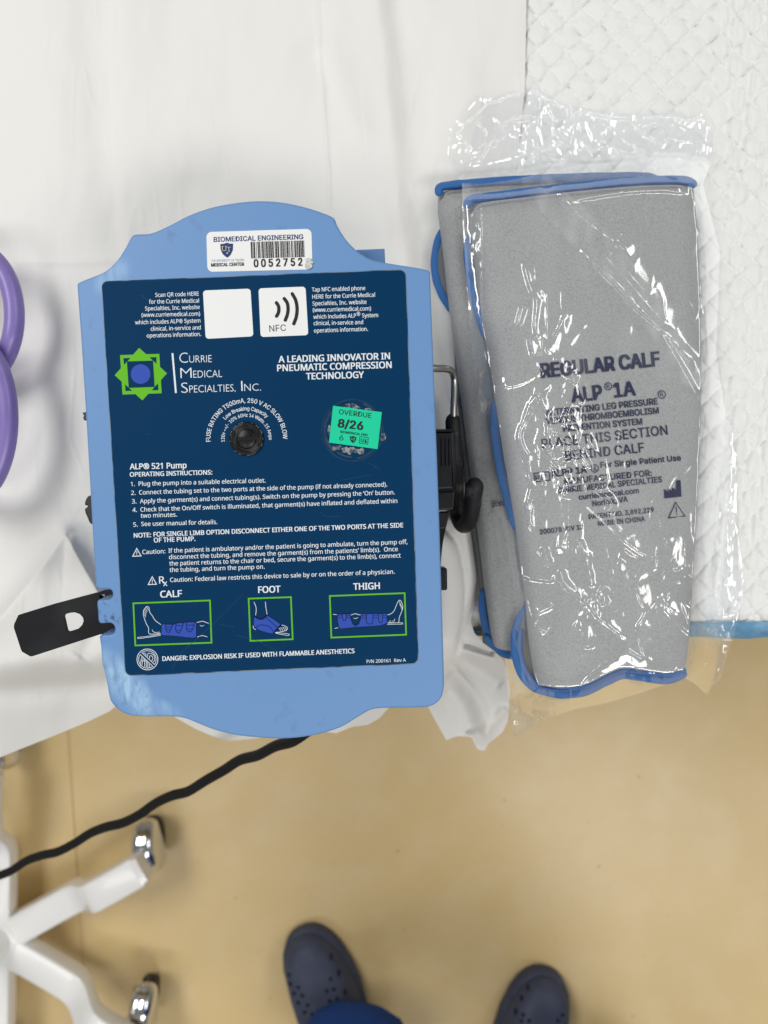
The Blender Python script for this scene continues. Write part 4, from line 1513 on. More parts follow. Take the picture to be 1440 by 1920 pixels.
pr = Print(on_mesh(GB), 'A')
Q = 0.0007
for s, a, b, c, bo in (('REGULAR CALF', (1014.4, 708.7), (1238, 685.5), 26, 0.04), ('ALP', (1071.7, 754.6), (1130, 747.9), 26, 0.035), ('1A', (1150.7, 745.4), (1192, 740.8), 26, 0.035),
                       ('ALTERNATING LEG PRESSURE', (1023, 780.2), (1233, 758), 11.5, 0.03), ('VENOUS THROMBOEMBOLISM', (1023.5, 796), (1235, 775.2), 11.5, 0.03),
                       ('PREVENTION SYSTEM', (1055.6, 809.8), (1204, 795.8), 11.5, 0.03), ('PLACE THIS SECTION', (1016.2, 841.2), (1251.5, 814.6), 17.5, 0.012), ('BEHIND CALF', (1060.2, 863.6), (1208, 847.4), 17.5, 0.012),
                       ('REF', (1004, 900.5), (1027, 897.8), 9, 0.0), ('ALP\u00ae 1A', (1033.2, 894.6), (1100, 886), 12.5, 0.03), ('For Single Patient Use', (1125.5, 877.4), (1276.3, 863.4), 10.5, 0.02),
                       ('MANUFACTURED FOR:', (1058, 908.2), (1221.8, 892), 11, 0.02), ('CURRIE MEDICAL SPECIALTIES', (1045.3, 925.3), (1240.8, 903.7), 10.5, 0.02),
                       ('curriemedical.com', (1085, 937.2), (1197.7, 924.3), 9.5, 0.03), ('Norfolk, VA', (1110.6, 949.6), (1177, 940.4), 10, 0.03),
                       ('PATENT NO. 3,892,229', (1103.7, 973.6), (1225.6, 959.9), 8.8, 0.025), ('MADE IN CHINA', (1121, 986.2), (1209, 976.8), 8.8, 0.025), ('200078 REV 12', (1012, 1002), (1094, 991.9), 8.8, 0.025)):
    pr.text(s, a, b, c, Q, bo)
for c, r, w in (((1139.6, 724.6), 6.6, 1.5), ((1240, 740), 7.0, 1.5)):
    pr.stroke([(c[0] + r * math.cos(a), c[1] + r * math.sin(a)) for a in np.linspace(0, 2 * math.pi, 21)[:-1]], w, Q, False, True)
    pr.text('R', (c[0] - 3, c[1] + 3.6), (c[0] + 3, c[1] + 3.0), 7, Q, 0.0)
c, r = (1114.5, 878.5), 7
pr.stroke([(c[0] + r * math.cos(a), c[1] + r * math.sin(a)) for a in np.linspace(0, 2 * math.pi, 21)[:-1]], 1.6, Q, False, True)
pr.text('2', (c[0] - 2.6, c[1] + 4.2), (c[0] + 2.8, c[1] + 3.6), 8, Q, 0.0)
pr.stroke([(c[0] - 5, c[1] - 5), (c[0] + 5, c[1] + 5)], 1.3, Q + 0.0001, False)
pr.stroke([(1000.6, 887.7), (1029.3, 884.6), (1030.6, 900.2), (1002, 903.8)], 1.6, Q, False, True)
fac = cv([(1155, 1285), (1153, 1208), (1178, 1226), (1188, 1200), (1212, 1222), (1222, 1196), (1250, 1214), (1252, 1140), (1288, 1135), (1297, 1270)], 980, 640, 4.364)
pr.poly(fac, Q)
pr.stroke(cv([(1248, 1318), (1325, 1430), (1190, 1445)], 980, 640, 4.364), 1.8, Q, False, True)
pr.stroke(cv([(1252, 1352), (1256, 1400)], 980, 640, 4.364), 1.8, Q, False)
pr.stroke(cv([(1257, 1410), (1257.6, 1418)], 980, 640, 4.364), 2.0, Q, False)
pr.obj('printed_lettering', M['ink'], ffab)
pr = Print(lambda x, y, o_=0: W(x, y, BZ1 + 0.0024 + o_))
pr.text('2003', (923, 951), (950, 946), 8, 0.0, 0.025)
pr.obj('printed_lettering', M['ink'], bfab)
pr = Print(lambda x, y, o_=0: W(x, y, BZ1 + 0.0024 + o_))
pr.stroke([(862, 742), (861, 752), (863, 762), (866, 766)], 1.6, 0.0)
pr.obj('printed_mark', M['ink'], bfab)

# ------------------------------------------------------------------ clear plastic bag
BGT = [(842, 243), (862, 214), (897, 176), (905, 186), (930, 182), (966, 168), (975, 176), (1000, 163), (1024, 175), (1060, 196), (1105, 203), (1147, 212), (1205, 214), (1264, 211), (1290, 218), (1320, 214), (1339, 255)]
BGB = [(965, 1382), (985, 1372), (1010, 1352), (1078, 1330), (1130, 1320), (1192, 1302), (1240, 1286), (1285, 1272), (1305, 1284), (1328, 1305), (1334, 1286), (1350, 1277)]
BGL = [(842, 243), (838, 285), (850, 318), (866, 345), (868, 420), (874, 520), (882, 620), (893, 740), (905, 860), (918, 980), (932, 1100), (944, 1200), (950, 1280), (954, 1346), (965, 1382)]
BGR = [(1339, 255), (1334, 300), (1318, 346), (1332, 400), (1350, 470), (1347, 560), (1342, 660), (1358, 760), (1377, 825), (1385, 874), (1380, 930), (1383, 1000), (1398, 1110), (1386, 1158), (1368, 1213), (1350, 1277)]
FPOLY = np.r_[catmull(FT, 4), catmull(FR, 4)[1:], catmull(FB, 4)[::-1][1:], catmull(FL, 4)[::-1][1:-1]]
nu, nv = 400, 860
X, Y = coons(BGT, BGB, BGL, BGR, nu, nv, False)
sd = poly_sd(X, Y, FPOLY)
inside = sstep(-62, 4, sd)


def warp(X, Y, seed, a=20, b=7):
    return (X + a * pn(X / 90, Y / 90, seed) + b * pn(X / 30, Y / 34, seed + 1), Y + a * pn(X / 90, Y / 90, seed + 2) + b * pn(X / 30, Y / 34, seed + 3))


def creases(X, Y, seed, ang, lx, ly, w, cover):
    """narrow raised folds along the zero lines of a stretched noise, broken up into separate strokes"""
    wx, wy = warp(X, Y, seed)
    c, s = math.cos(ang), math.sin(ang)
    ax, ay = wx * c - wy * s, wx * s + wy * c
    n = pn(ax / lx, ay / ly, seed + 4)
    keep = sstep(0.02, 0.20, pn(ax / (lx * 1.3), ay / (ly * 0.55), seed + 9) + cover)
    return np.exp(-(n / w) ** 2) * keep


STROKES = []
for ox, oy, k_, lst in ((780, 150, 2.1818, '''150 260 200 250 270 270 330 255;520 150 570 190 640 200;560 60 545 110 575 170;860 160 930 180 990 170;1000 200 1060 240 1130 250;380 230 440 210 470 170;640 230 690 260 740 300 810 310;900 330 1000 380 1080 400;1180 250 1150 320 1130 380;250 160 290 210 280 270;760 120 790 150 770 190;1010 290 1070 330 1150 340;
480 30 520 70 515 110 485 165 400 190;630 75 645 130 630 185 612 160 628 85;700 160 715 215 760 260 800 270;180 190 250 130 310 60;330 190 400 150 500 140;
170 210 230 280 210 300;215 350 330 330 440 300;430 290 560 320 700 330 830 320;840 230 900 270 960 310 1000 350;1050 130 1120 165 1165 140 1190 180 1220 235;620 490 700 480 830 460 950 450 1030 450 1115 463;
615 495 700 570 790 640 830 665 880 720;670 690 760 780 840 860 900 930 970 990 1040 1050 1080 1100 1130 1150 1165 1230;600 680 680 770 730 850 790 920 850 1000 900 1110;240 560 260 640 235 690 265 740 275 800;
440 740 470 850 495 900 490 1000 500 1070;435 925 415 1000;615 940 600 990 570 1050 530 1120;695 995 650 1050 620 1090;465 1060 480 1130;355 1255 430 1240 520 1190;1145 480 1190 580 1240 680 1240 780;
1155 600 1180 690 1215 780 1190 820 1215 850;1225 880 1235 1000 1230 1100;560 200 600 250 660 280 720 260;480 240 520 280 600 250 640 290;260 330 300 260 360 230;900 190 960 230 1010 260;700 290 780 270 850 290 900 280'''),
                        (780, 640, 2.1818, '''560 170 480 240 440 330 420 400 450 480 470 600 455 680 480 800;490 200 530 300 540 400;640 240 600 330 560 420;550 340 640 430 720 520;700 380 720 460 760 560 720 600;590 560 580 660 590 760 580 870;
660 640 760 720 840 800 920 860 950 880 930 895 880 880 845 860 830 930 850 1050 860 1200;520 840 530 880 545 920;590 930 600 980 650 1030 690 1060;660 810 690 880 710 960 720 1010;770 1000 750 1040 770 1080;
700 1060 730 1110 790 1160 830 1190 860 1220;890 940 910 1030 940 1110 910 1180 950 1320;960 940 990 930 1010 1030 1040 1090 1080 1120;1020 800 1050 880 1065 940;1110 910 1070 990;1120 940 1140 1020 1170 1120 1190 1190;
1100 960 1095 1060 1130 1090;1010 1080 1060 1130 1120 1190 1190 1210;960 1320 900 1290 860 1270 760 1330 690 1400 650 1470;640 1160 690 1200 700 1260;495 1110 560 1080;490 1150 530 1190;1240 630 1250 700 1235 800 1220 900 1225 1000;
1230 490 1310 520 1250 600;385 1010 430 960 480 970 570 980;380 1540 480 1530 600 1510 720 1480;520 420 580 500 640 470 700 520;560 520 620 580 600 640;740 600 800 660 780 700;1180 300 1210 400 1290 470;1270 560 1250 680 1260 800;
1150 200 1180 330 1170 420;620 300 660 380 640 440;570 60 600 130 660 170;1170 1280 1220 1250 1270 1290;1130 1370 1190 1340 1240 1380''')):
    for line in lst.split(';'):
        q = [float(t) for t in line.split()]
        STROKES.append([(ox + q[k] / k_, oy + q[k + 1] / k_) for k in range(0, len(q), 2)])


for e_ in (BGT, BGL, BGR, BGB):
    e_ = np.array(e_, float)
    ctr_ = np.array([1105.0, 790.0])
    e_ = e_ + (ctr_ - e_) / np.linalg.norm(ctr_ - e_, axis=1)[:, None] * 6
    for k in range(0, len(e_) - 2, 3):
        STROKES.append([tuple(t) for t in e_[k:k + 4]])
STROKES += [[(1300, 1195), (1312, 1230), (1308, 1262)], [(1330, 1190), (1335, 1225), (1350, 1250)], [(1318, 1260), (1330, 1235), (1345, 1215)], [(1296, 1240), (1310, 1255), (1325, 1290)],
            [(1010, 1322), (1090, 1302), (1170, 1285), (1240, 1278)], [(985, 1345), (1060, 1318), (1120, 1308)], [(1180, 1268), (1230, 1282), (1275, 1268)], [(960, 1290), (975, 1330), (968, 1370)], [(1000, 1305), (1060, 1312), (1130, 1298)],
            [(1342, 700), (1352, 770), (1372, 850)], [(1325, 900), (1350, 880), (1380, 876)], [(1322, 760), (1335, 830), (1330, 900)], [(1330, 960), (1345, 1040), (1338, 1120)], [(1318, 560), (1328, 640), (1322, 720)]]


def strokes(X, Y, amp):
    """the sharp creases seen in the film, one narrow fold each"""
    out_ = np.zeros(X.shape)
    rr = random.Random(31)
    wob = pn(X / 22, Y / 22, 401)
    for pl_ in STROKES:
        p = catmull(pl_, 4)
        w = rr.uniform(3.0, 5.4)
        a = amp * rr.uniform(0.35, 1.3) * w / 3.4
        x0, y0 = p.min(0) - 16
        x1, y1 = p.max(0) + 16
        r_, c_ = np.where((X > x0) & (X < x1) & (Y > y0) & (Y < y1))
        if len(r_) == 0:
            continue
        d_, t_ = seg_dist(X[r_, c_], Y[r_, c_], p)
        asym = np.where(d_ > 0, w, w * rr.uniform(1.2, 4.5))
        out_[r_, c_] += a * (1.25 if p[:, 1].mean() < 335 else 1.0) * np.exp(-(d_ / asym) ** 2) * sstep(0, 0.12, t_ + 0.02) * sstep(0, 0.12, 1.02 - t_) * (1.0 + 0.35 * wob[r_, c_])
    return out_


def facets(X, Y, seed, l):
    """small crushed facets"""
    wx, wy = warp(X, Y, seed, 14, 8)
    wx, wy = wx * 0.97 - wy * 0.24, wx * 0.24 + wy * 0.97
    n1 = pn(wx / l, wy / (l * 2.6), seed + 5)
    n2 = pn((wx + 0.5 * wy) / (l * 0.6), (wy - 0.5 * wx) / (l * 1.3), seed + 6)
    return 0.5 - np.sqrt(n1 * n1 + 0.0004) + 0.5 * (0.5 - np.sqrt(n2 * n2 + 0.0006))


def bag_layer(base_in, base_out, amp, seed):
    hot = 1.1 * np.exp(-(((X - 1062 - (Y - 830) * 0.12) / 48) ** 2 + ((Y - 820) / 170) ** 2)) + np.exp(-(((X - 1075) / 190) ** 2 + ((Y - 275) / 42) ** 2)) \
        + 0.55 * np.exp(-(((X - 1140) / 120) ** 2 + ((Y - 1120) / 110) ** 2)) + 0.9 * np.exp(-(((X - 1352) / 26) ** 2 + ((Y - 1000) / 260) ** 2)) \
        + 0.7 * np.exp(-(((X - 1010) / 22) ** 2 + ((Y - 900) / 160) ** 2)) + 0.6 * np.exp(-(((X - 1320) / 30) ** 2 + ((Y - 1240) / 50) ** 2))
    hot = np.clip(hot, 0, 1.1) * (0.45 + 0.9 * sstep(-0.15, 0.35, pn(X / 45, Y / 60, seed + 50)))
    calm = np.clip(np.exp(-(((X - 1215) / 85) ** 2 + ((Y - 450) / 110) ** 2)) + 0.7 * np.exp(-(((X - 960) / 60) ** 2 + ((Y - 520) / 120) ** 2))
                   + 0.6 * np.exp(-(((X - 1210) / 60) ** 2 + ((Y - 800) / 140) ** 2)), 0, 1)
    out = 1 - inside
    live = (1 - 0.9 * calm) * (0.55 + 0.7 * hot + 0.35 * out)
    z = 0.0016 * pn(X / 120, Y / 190, seed + 20) + 0.0006 * pn(X / 48, Y / 80, seed + 21)
    z += live * (0.00055 * creases(X, Y, seed, 0.20, 58, 260, 0.060, 0.08) + 0.00035 * creases(X, Y, seed + 11, -0.25, 40, 170, 0.075, 0.03)
                 + 0.00045 * creases(X, Y, seed + 22, -0.62, 60, 240, 0.06, 0.0) + 0.0002 * creases(X, Y, seed + 33, 0.9, 46, 120, 0.06, -0.12))
    z += 0.0019 * hot * facets(X, Y, seed + 40, 26)
    if amp > 0.9:
        z += strokes(X, Y, 0.00125)
    z += 0.0022 * out * facets(X, Y, seed + 60, 60) + 0.0006 * out * np.exp(-((Y - 255) / 75) ** 2) * facets(Y * 0.8, X, seed + 80, 22)
    z += 0.0030 * sstep(1190, 1230, Y) * out * facets(X, Y, seed + 90, 30)
    # the broad pulled folds of the film
    for pl_, am, w1_, w2_ in (([(985, 300), (1040, 400), (1110, 470), (1180, 545), (1240, 625), (1300, 730), (1335, 800), (1382, 872)], 0.0016, 6, 26),
                              ([(1000, 300), (1075, 390), (1130, 450), (1210, 540), (1260, 610)], 0.0012, 20, 6),
                              ([(1365, 880), (1352, 1000), (1342, 1100), (1348, 1190)], 0.0018, 5, 10)):
        z += amp * ridge(X, Y, pl_, am, w1_, w2_, 0.08)
    bi = base_in
    bo = base_out + 0.018 * sstep(60, 0, np.abs(X - 880)) * sstep(330, 380, Y) * (1 - sstep(1150, 1230, Y))
    fall = np.clip(Y - 1200, 0, None)
    bo = bo - 0.00022 * fall * (1 - inside)
    return bi * inside + bo * (1 - inside) + amp * z


bag = thing('plastic_bag', tuple(w1(1110, 800, ZB + 0.012)), 'clear crinkled plastic bag around the grey printed calf wrap', 'plastic bag')
zt = bag_layer(FZ1 + 0.0042, ZB + 0.016, 1.0, 100)
zl = bag_layer(ZB + 0.0325, ZB + 0.0105, 0.7, 140)
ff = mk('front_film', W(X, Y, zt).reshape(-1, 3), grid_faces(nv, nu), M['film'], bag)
# painted haze for the film's soft reflections, milkier where it lies doubled in folds
fold_veil = 0.05 + 0.22 * sstep(-0.25, 0.35, pn(X / 60, Y / 130, 305))
fold_veil = fold_veil * (1 - 0.85 * sstep(-10, 16, poly_sd(X, Y, [(1068, 382), (1180, 366), (1296, 358), (1306, 500), (1312, 690), (1240, 600), (1150, 470)])))
fold_veil = fold_veil * (1 - 0.6 * sstep(-10, 25, poly_sd(X, Y, [(1180, 680), (1290, 720), (1300, 900), (1250, 960), (1170, 900), (1130, 760)])))
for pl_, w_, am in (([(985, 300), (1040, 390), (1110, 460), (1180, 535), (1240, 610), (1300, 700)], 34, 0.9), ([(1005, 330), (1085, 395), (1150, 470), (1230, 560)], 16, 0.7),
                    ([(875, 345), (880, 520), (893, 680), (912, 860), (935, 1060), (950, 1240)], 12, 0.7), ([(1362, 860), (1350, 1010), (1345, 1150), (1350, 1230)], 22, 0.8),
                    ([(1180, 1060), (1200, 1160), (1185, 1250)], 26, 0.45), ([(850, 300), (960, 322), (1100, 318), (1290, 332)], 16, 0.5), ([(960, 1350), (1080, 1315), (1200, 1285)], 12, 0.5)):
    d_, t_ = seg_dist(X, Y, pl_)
    fold_veil = np.maximum(fold_veil, am * sstep(w_, w_ * 0.55, np.abs(d_)) * (0.55 + 0.9 * pn(X / 26, Y / 60, 301)))
fold_veil = fold_veil * (1 - 0.8 * sstep(-4, 12, -sd) * sstep(1190, 1215, Y))
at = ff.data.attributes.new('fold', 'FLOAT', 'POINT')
at.data.foreach_set('value', np.clip(fold_veil, 0, 1).astype(np.float32).ravel())
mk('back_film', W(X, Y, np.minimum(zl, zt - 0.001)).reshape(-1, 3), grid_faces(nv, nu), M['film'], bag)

# ------------------------------------------------------------------ lavender tube loops at the left edge
lp1 = [(-50 + 77 * math.cos(a), 592 + 122 * math.sin(a)) for a in np.linspace(-2.6, 2.6, 40)]
lp2 = [(-62 + 77 * math.cos(a), 785 + 150 * math.sin(a)) for a in np.linspace(-2.9, 2.9, 44)]
z1 = np.interp(np.linspace(-2.6, 2.6, 40), [-2.6, -1.2, 0.3, 1.2, 2.6], [0.035, 0.045, 0.040, 0.030, 0.022])
z2 = np.interp(np.linspace(-2.9, 2.9, 44), [-2.9, -1.2, 0.0, 1.2, 2.9], [0.045, 0.052, 0.046, 0.038, 0.018])
P1 = [w1(x, y, ZB + z) for (x, y), z in zip(lp1, z1)]
P2 = [w1(x, y, ZB + z) for (x, y), z in zip(lp2, z2)]
path = catmull([tuple(p) for p in P1] + [tuple(w1(-170, 650, ZB + 0.03))] + [tuple(p) for p in P2] + [tuple(w1(-220, 800, ZB + 0.018))], 3)
v, f = tube_mesh(path, 0.0064, 20)
tub = mk('coiled_tube', v, f, M['purple'], None, True, tuple(w1(-30, 690, ZB + 0.016)))
tag(tub, 'glossy lavender tube looped twice, entering at the left edge on the white sheet', 'tube')

# ------------------------------------------------------------------ wheeled stand with six-legged white base
hx, hy = W(-12, 1770, 0.07)[:2]
stand = thing('wheeled_stand', (hx, hy, 0), 'white wheeled stand base with splayed legs and chrome casters on the beige floor', 'stand')
PROF = [(0.0, 0.072), (0.128, 0.070), (0.150, 0.078), (0.182, 0.112), (0.200, 0.117), (0.262, 0.116), (0.274, 0.113)]


def stand_leg(ang):
    m = MB()
    pr_ = catmull(PROF, 5)
    rows = []
    c, s = math.cos(ang), math.sin(ang)
    sec = []
    hw, hh, r = 0.0225, 0.014, 0.003
    for cx, cz, a0 in ((hw - r, -r, 0), (-hw + r, -r, 90), (-hw + r, -2 * hh + r, 180), (hw - r, -2 * hh + r, 270)):
        for k in range(4):
            a = math.radians(a0 + 30 * k)
            sec.append((cx + r * math.cos(a), cz + r * math.sin(a)))
    n = len(sec)
    for i, (rr, z) in enumerate(pr_):
        end = 1.0 if rr < 0.268 else 0.86
        for w, q in sec:
            w *= end
            rows.append((hx + c * rr - s * w, hy + s * rr + c * w, z + q))
    fs = []
    for i in range(len(pr_) - 1):
        for k in range(n):
            fs.append((i * n + k, i * n + (k + 1) % n, (i + 1) * n + (k + 1) % n, (i + 1) * n + k)[::-1])
    fs.append(tuple((len(pr_) - 1) * n + k for k in range(n))[::-1])
    m.add(rows, fs, True)
    return m


def zmap(z):
    return lambda x, y, o_: np.array([x, y, z + o_])


ang0 = math.radians(29.2)
caster_src = None
for k in range(6):
    a = ang0 + k * math.pi / 3
    lg = stand_leg(a).obj('leg', M['enamel'], stand)
    md = lg.modifiers.new('edge', 'EDGE_SPLIT')
    md.split_angle = math.radians(50)
# hub and pole
def world_lathe(cx, cy, prof, n=36):
    V = [(cx + r * math.cos(2 * math.pi * k / n), cy + r * math.sin(2 * math.pi * k / n), z) for r, z in prof for k in range(n)]
    Fs = []
    for i in range(len(prof) - 1):
        for k in range(n):
            k2 = (k + 1) % n
            Fs.append((i * n + k, i * n + k2, (i + 1) * n + k2, (i + 1) * n + k))
    Fs.append(tuple((len(prof) - 1) * n + k for k in range(n)))
    return V, Fs


v, f = world_lathe(hx, hy, [(0.034, 0.046), (0.034, 0.0718), (0.032, 0.0728), (0.028, 0.0735), (0.026, 0.078), (0.0215, 0.10), (0.019, 0.104), (0.0145, 0.105)])
mk('hub', v, f, M['enamel'], stand).modifiers.new('edge', 'EDGE_SPLIT').split_angle = math.radians(50)
v, f = tube_mesh([(hx, hy, 0.08), (hx, hy, 0.6), (hx, hy, 1.5)], 0.0125, 24)
mk('pole', v, f, M['chrome'], stand)


def caster(cx, cy, heading):
    """twin-wheel furniture caster: black wheel, chrome hood with flat side plates, stem under the leg end"""
    ca, sa = math.cos(heading), math.sin(heading)

    def P(l, w, z):
        return (cx + ca * l - sa * w, cy + sa * l + ca * w, z)
    R = 0.037
    zc = R
    # wheel
    V, Fs = [], []
    n = 36
    prof = [(R - 0.012, 0.010), (R - 0.003, 0.010), (R, 0.006), (R, -0.006), (R - 0.003, -0.010), (R - 0.012, -0.010)]
    for r, w in prof:
        for k in range(n):
            t = 2 * math.pi * k / n
            V.append(P(r * math.cos(t), w, zc + r * math.sin(t)))
    for i in range(len(prof) - 1):
        for k in range(n):
            k2 = (k + 1) % n
            Fs.append((i * n + k, i * n + k2, (i + 1) * n + k2, (i + 1) * n + k))
    Fs.append(tuple(range(n))[::-1])
    Fs.append(tuple((len(prof) - 1) * n + k for k in range(n)))
    cs_ = mk('caster', V, Fs, M['rubber'], stand)
    # hood: rounded cover over the top and back of the wheel
    V, Fs = [], []
    Rh = R + 0.006
    prof = [(Rh - 0.022, 0.0185), (Rh - 0.008, 0.0178), (Rh - 0.002, 0.0145), (Rh + 0.001, 0.009), (Rh + 0.002, 0.003), (Rh + 0.0008, 0.0), (Rh + 0.002, -0.003), (Rh + 0.001, -0.009), (Rh - 0.002, -0.0145), (Rh - 0.008, -0.0178), (Rh - 0.022, -0.0185)]
    ts = np.radians(np.linspace(-22, 163, 30))
    for t in ts:
        for r, w in prof:
            V.append(P(-r * math.cos(t), w, zc + 0.004 + r * math.sin(t)))
    m = len(prof)
    for i in range(len(ts) - 1):
        for k in range(m - 1):
            Fs.append((i * m + k, i * m + k + 1, (i + 1) * m + k + 1, (i + 1) * m + k))
    c1, c2 = len(V), len(V) + 1
    V += [P(0, 0.0185, zc), P(0, -0.0185, zc)]
    for i in range(len(ts) - 1):
        Fs.append((c1, i * m, (i + 1) * m))
        Fs.append((c2, (i + 1) * m + m - 1, i * m + m - 1))
    hd = mk('hood', V, Fs, M['chrome'], cs_)
    hd.modifiers.new('edge', 'EDGE_SPLIT').split_angle = math.radians(45)
    return cs_


for k, (dl, hd_) in enumerate(((0.045, 100), (0.045, 95), (0.045, 130), (0.045, 90), (0.045, 80), (0.045, 92))):
    a = ang0 + k * math.pi / 3
    ex, ey = hx + 0.255 * math.cos(a), hy + 0.255 * math.sin(a)
    if k == 0:
        cx_, cy_ = W(279, 1583, 0.05)[:2]
        hd_ = 96
    elif k == 5:
        cx_, cy_ = W(270, 1888, 0.05)[:2]
        hd_ = 84
    else:
        cx_, cy_ = ex + dl * math.cos(math.radians(hd_)), ey + dl * math.sin(math.radians(hd_))
    cs_ = caster(cx_, cy_, math.radians(hd_))
    st_ = [(cx_, cy_, 0.070), (0.5 * (cx_ + ex), 0.5 * (cy_ + ey), 0.086), (ex, ey, 0.092), (ex, ey, 0.10)]
    v, f = tube_mesh(catmull(st_, 4), 0.0065, 12)
    mk('stem', v, f, M['chrome'], cs_)

# ------------------------------------------------------------------ the person: clogs and scrub trousers
per = thing('person', tuple(W(800, 2000, 0.0)[:3]), 'person standing at the bottom in dark slate clogs with blue scrub trousers', 'person')


def clog(toe_px, heading, mirror):
    """lofted clog, toe at the given pixel; heading = direction the toe points"""
    tx, ty = W(*toe_px, 0.035)[:2]
    ca, sa = math.cos(heading), math.sin(heading)
    L = 0.285

    def P(l, w, z):                     # l from the toe backwards
        return np.array([tx - ca * l - sa * w * mirror, ty - sa * l + ca * w * mirror, z])
    ls = np.r_[np.linspace(0, 1, 26) ** 1.6 * 0.10, np.linspace(0.11, L - 0.02, 30), L - 0.012, L - 0.005, L]
    t = ls / L
    wi = np.interp(t, [0, .01, .04, .09, .16, .28, .40, .55, .70, .85, .95, .985, 1.0], [0.004, .017, .031, .043, .051, .056, .056, .050, .044, .042, .036, .026, .006])
    wo = np.interp(t, [0, .01, .04, .09, .16, .28, .40, .55, .70, .85, .95, .985, 1.0], [0.004, .016, .029, .041, .050, .057, .058, .052, .045, .042, .036, .026, .006])
    hgt = np.interp(t, [0, .01, .04, .09, .16, .28, .42, .52, .60, .72, .9, 1.0], [.030, .040, .050, .058, .063, .072, .088, .094, .080, .070, .076, .060])
    ks = 28
    V = []
    for i in range(len(ls)):
        for k in range(ks + 1):
            a = math.pi * k / ks
            cx = math.cos(a)
            sx = math.sin(a)
            w = 0.90 * (wi[i] if cx > 0 else wo[i]) * math.copysign(abs(cx) ** 0.62, cx)
            z = 0.022 + (hgt[i] - 0.022) * sx ** 0.8
            V.append(P(ls[i], w, z))
    Fs = []
    m = ks + 1
    for i in range(len(ls) - 1):
        for k in range(ks):
            q = (i * m + k, i * m + k + 1, (i + 1) * m + k + 1, (i + 1) * m + k)
            Fs.append(q if mirror > 0 else q[::-1])
    up = mk('clog', V, Fs, M['clog'], per)
    bv = BVHTree.FromPolygons([tuple(p) for p in V], Fs)
    # sole: a flared band all round
    ol = []
    for i in range(len(ls)):
        ol.append(P(ls[i] - 0.004 * (1 - 2 * t[i]), 0.90 * wi[i] + 0.0035, 0)[:2])
    for i in range(len(ls))[::-1]:
        ol.append(P(ls[i] - 0.004 * (1 - 2 * t[i]), -0.90 * wo[i] - 0.0035, 0)[:2])
    ol = np.array(ol)
    n = len(ol)
    c = ol.mean(0)
    rings = [(0.985, 0.0), (1.0, 0.004), (1.0, 0.018), (0.985, 0.024), (0.93, 0.0255)]
    SV = [(*(c + (p - c) * k_), z) for k_, z in rings for p in ol]
    SF = []
    for r in range(len(rings) - 1):
        for k in range(n):
            k2 = (k + 1) % n
            SF.append((r * n + k, r * n + k2, (r + 1) * n + k2, (r + 1) * n + k))
    SF.append(tuple(range(n))[::-1])
    mk('sole', SV, SF, M['clog'], up)
    return up, bv


def vent(px, py, bv, parent, rx=5.5, ry=5.5):  # dark disc, its colour standing for the shade inside a hole
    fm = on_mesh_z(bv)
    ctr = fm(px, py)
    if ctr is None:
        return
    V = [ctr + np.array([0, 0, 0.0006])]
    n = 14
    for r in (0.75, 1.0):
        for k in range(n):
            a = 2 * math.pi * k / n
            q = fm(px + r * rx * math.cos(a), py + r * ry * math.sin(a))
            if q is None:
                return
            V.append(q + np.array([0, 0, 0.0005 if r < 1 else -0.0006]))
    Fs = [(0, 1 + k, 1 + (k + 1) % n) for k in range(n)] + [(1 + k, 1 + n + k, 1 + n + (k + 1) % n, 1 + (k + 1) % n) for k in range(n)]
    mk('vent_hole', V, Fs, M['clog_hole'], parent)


def on_mesh_z(bv):
    o_ = Vector((0, 0, H))

    def f_(px, py):
        h_ = bv.ray_cast(o_, Vector(((px - 720) / F, -(py - 960) / F, -1)).normalized())[0]
        return None if h_ is None else np.array(h_)
    return f_


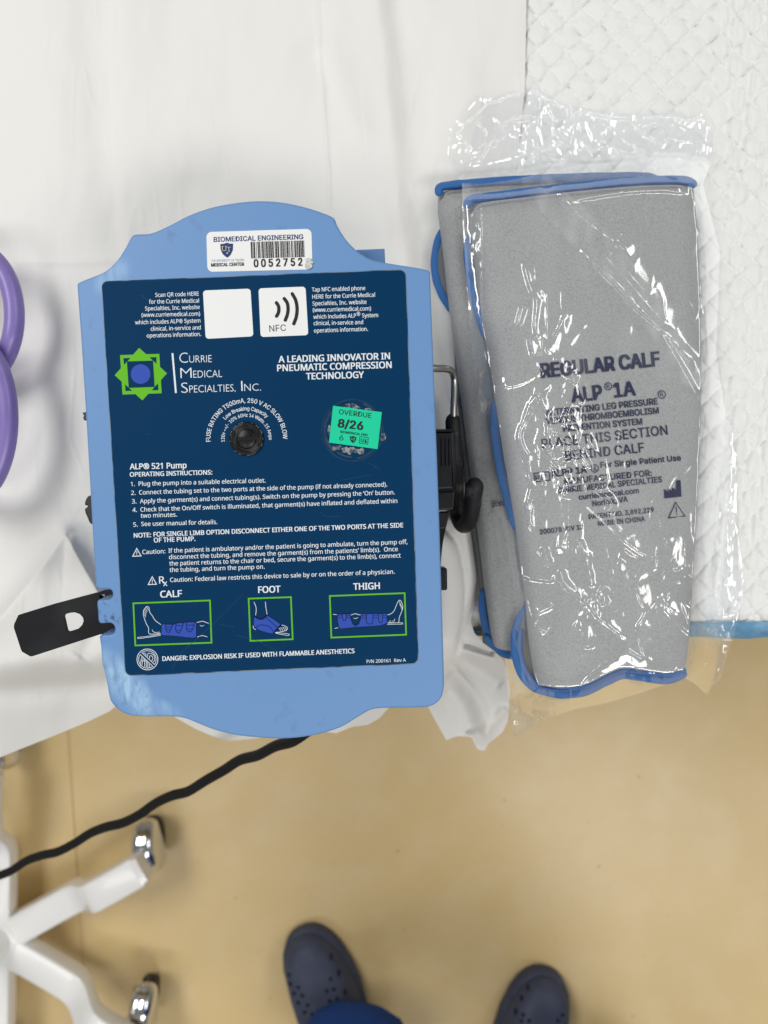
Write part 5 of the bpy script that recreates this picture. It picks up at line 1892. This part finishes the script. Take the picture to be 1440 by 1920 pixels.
lc, lb = clog((564, 1759), math.radians(112), 1)
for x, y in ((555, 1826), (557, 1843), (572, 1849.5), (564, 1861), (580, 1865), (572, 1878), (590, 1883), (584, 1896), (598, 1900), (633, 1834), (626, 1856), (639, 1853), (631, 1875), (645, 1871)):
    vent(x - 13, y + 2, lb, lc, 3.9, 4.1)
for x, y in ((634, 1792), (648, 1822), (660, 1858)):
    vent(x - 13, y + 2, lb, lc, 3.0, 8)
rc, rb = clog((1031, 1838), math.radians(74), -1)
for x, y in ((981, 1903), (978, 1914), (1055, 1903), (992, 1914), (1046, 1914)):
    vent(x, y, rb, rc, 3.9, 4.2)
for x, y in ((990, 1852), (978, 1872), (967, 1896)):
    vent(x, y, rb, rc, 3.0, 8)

# trousers: two legs from the hems up to the waist, one surface each joined at the seat
def trousers():
    """both legs grow as one surface from hems to waist"""
    L = [(-0.053, -0.793, 0.075), (-0.046, -0.80, 0.14), (-0.01, -0.815, 0.30), (0.03, -0.83, 0.46), (0.06, -0.85, 0.62), (0.10, -0.87, 0.78)]
    R_ = [(0.335, -0.925, 0.075), (0.333, -0.925, 0.14), (0.325, -0.905, 0.30), (0.31, -0.90, 0.46), (0.285, -0.89, 0.62), (0.25, -0.88, 0.78)]
    hip, waist = (0.175, -0.88, 0.88), (0.175, -0.88, 1.0)
    V = [hip, waist] + L[::-1] + R_[::-1]
    E_ = [(0, 1)] + [(0, 2)] + [(2 + k, 3 + k) for k in range(5)] + [(0, 8)] + [(8 + k, 9 + k) for k in range(5)]
    rad = [0.15, 0.15] + [0.12, 0.105, 0.10, 0.094, 0.098, 0.100] * 2
    o0 = root_loc(per)
    me = bpy.data.meshes.new('trousers')
    me.from_pydata([tuple(np.array(p) - o0) for p in V], E_, [])
    ob = link('trousers', me, per, [M['scrub']])
    sk = ob.modifiers.new('skin', 'SKIN')
    sk.use_smooth_shade = True
    for k, r in enumerate(rad):
        me.skin_vertices[0].data[k].radius = (r, r)
    me.skin_vertices[0].data[0].use_root = True
    ob.modifiers.new('round', 'SUBSURF').render_levels = 2
    ob.modifiers['round'].levels = 2
    tx = bpy.data.textures.new('cloth_folds', 'CLOUDS')
    tx.noise_scale = 0.09
    dm = ob.modifiers.new('folds', 'DISPLACE')
    dm.texture = tx
    dm.strength = 0.022
    dm.mid_level = 0.5


trousers()
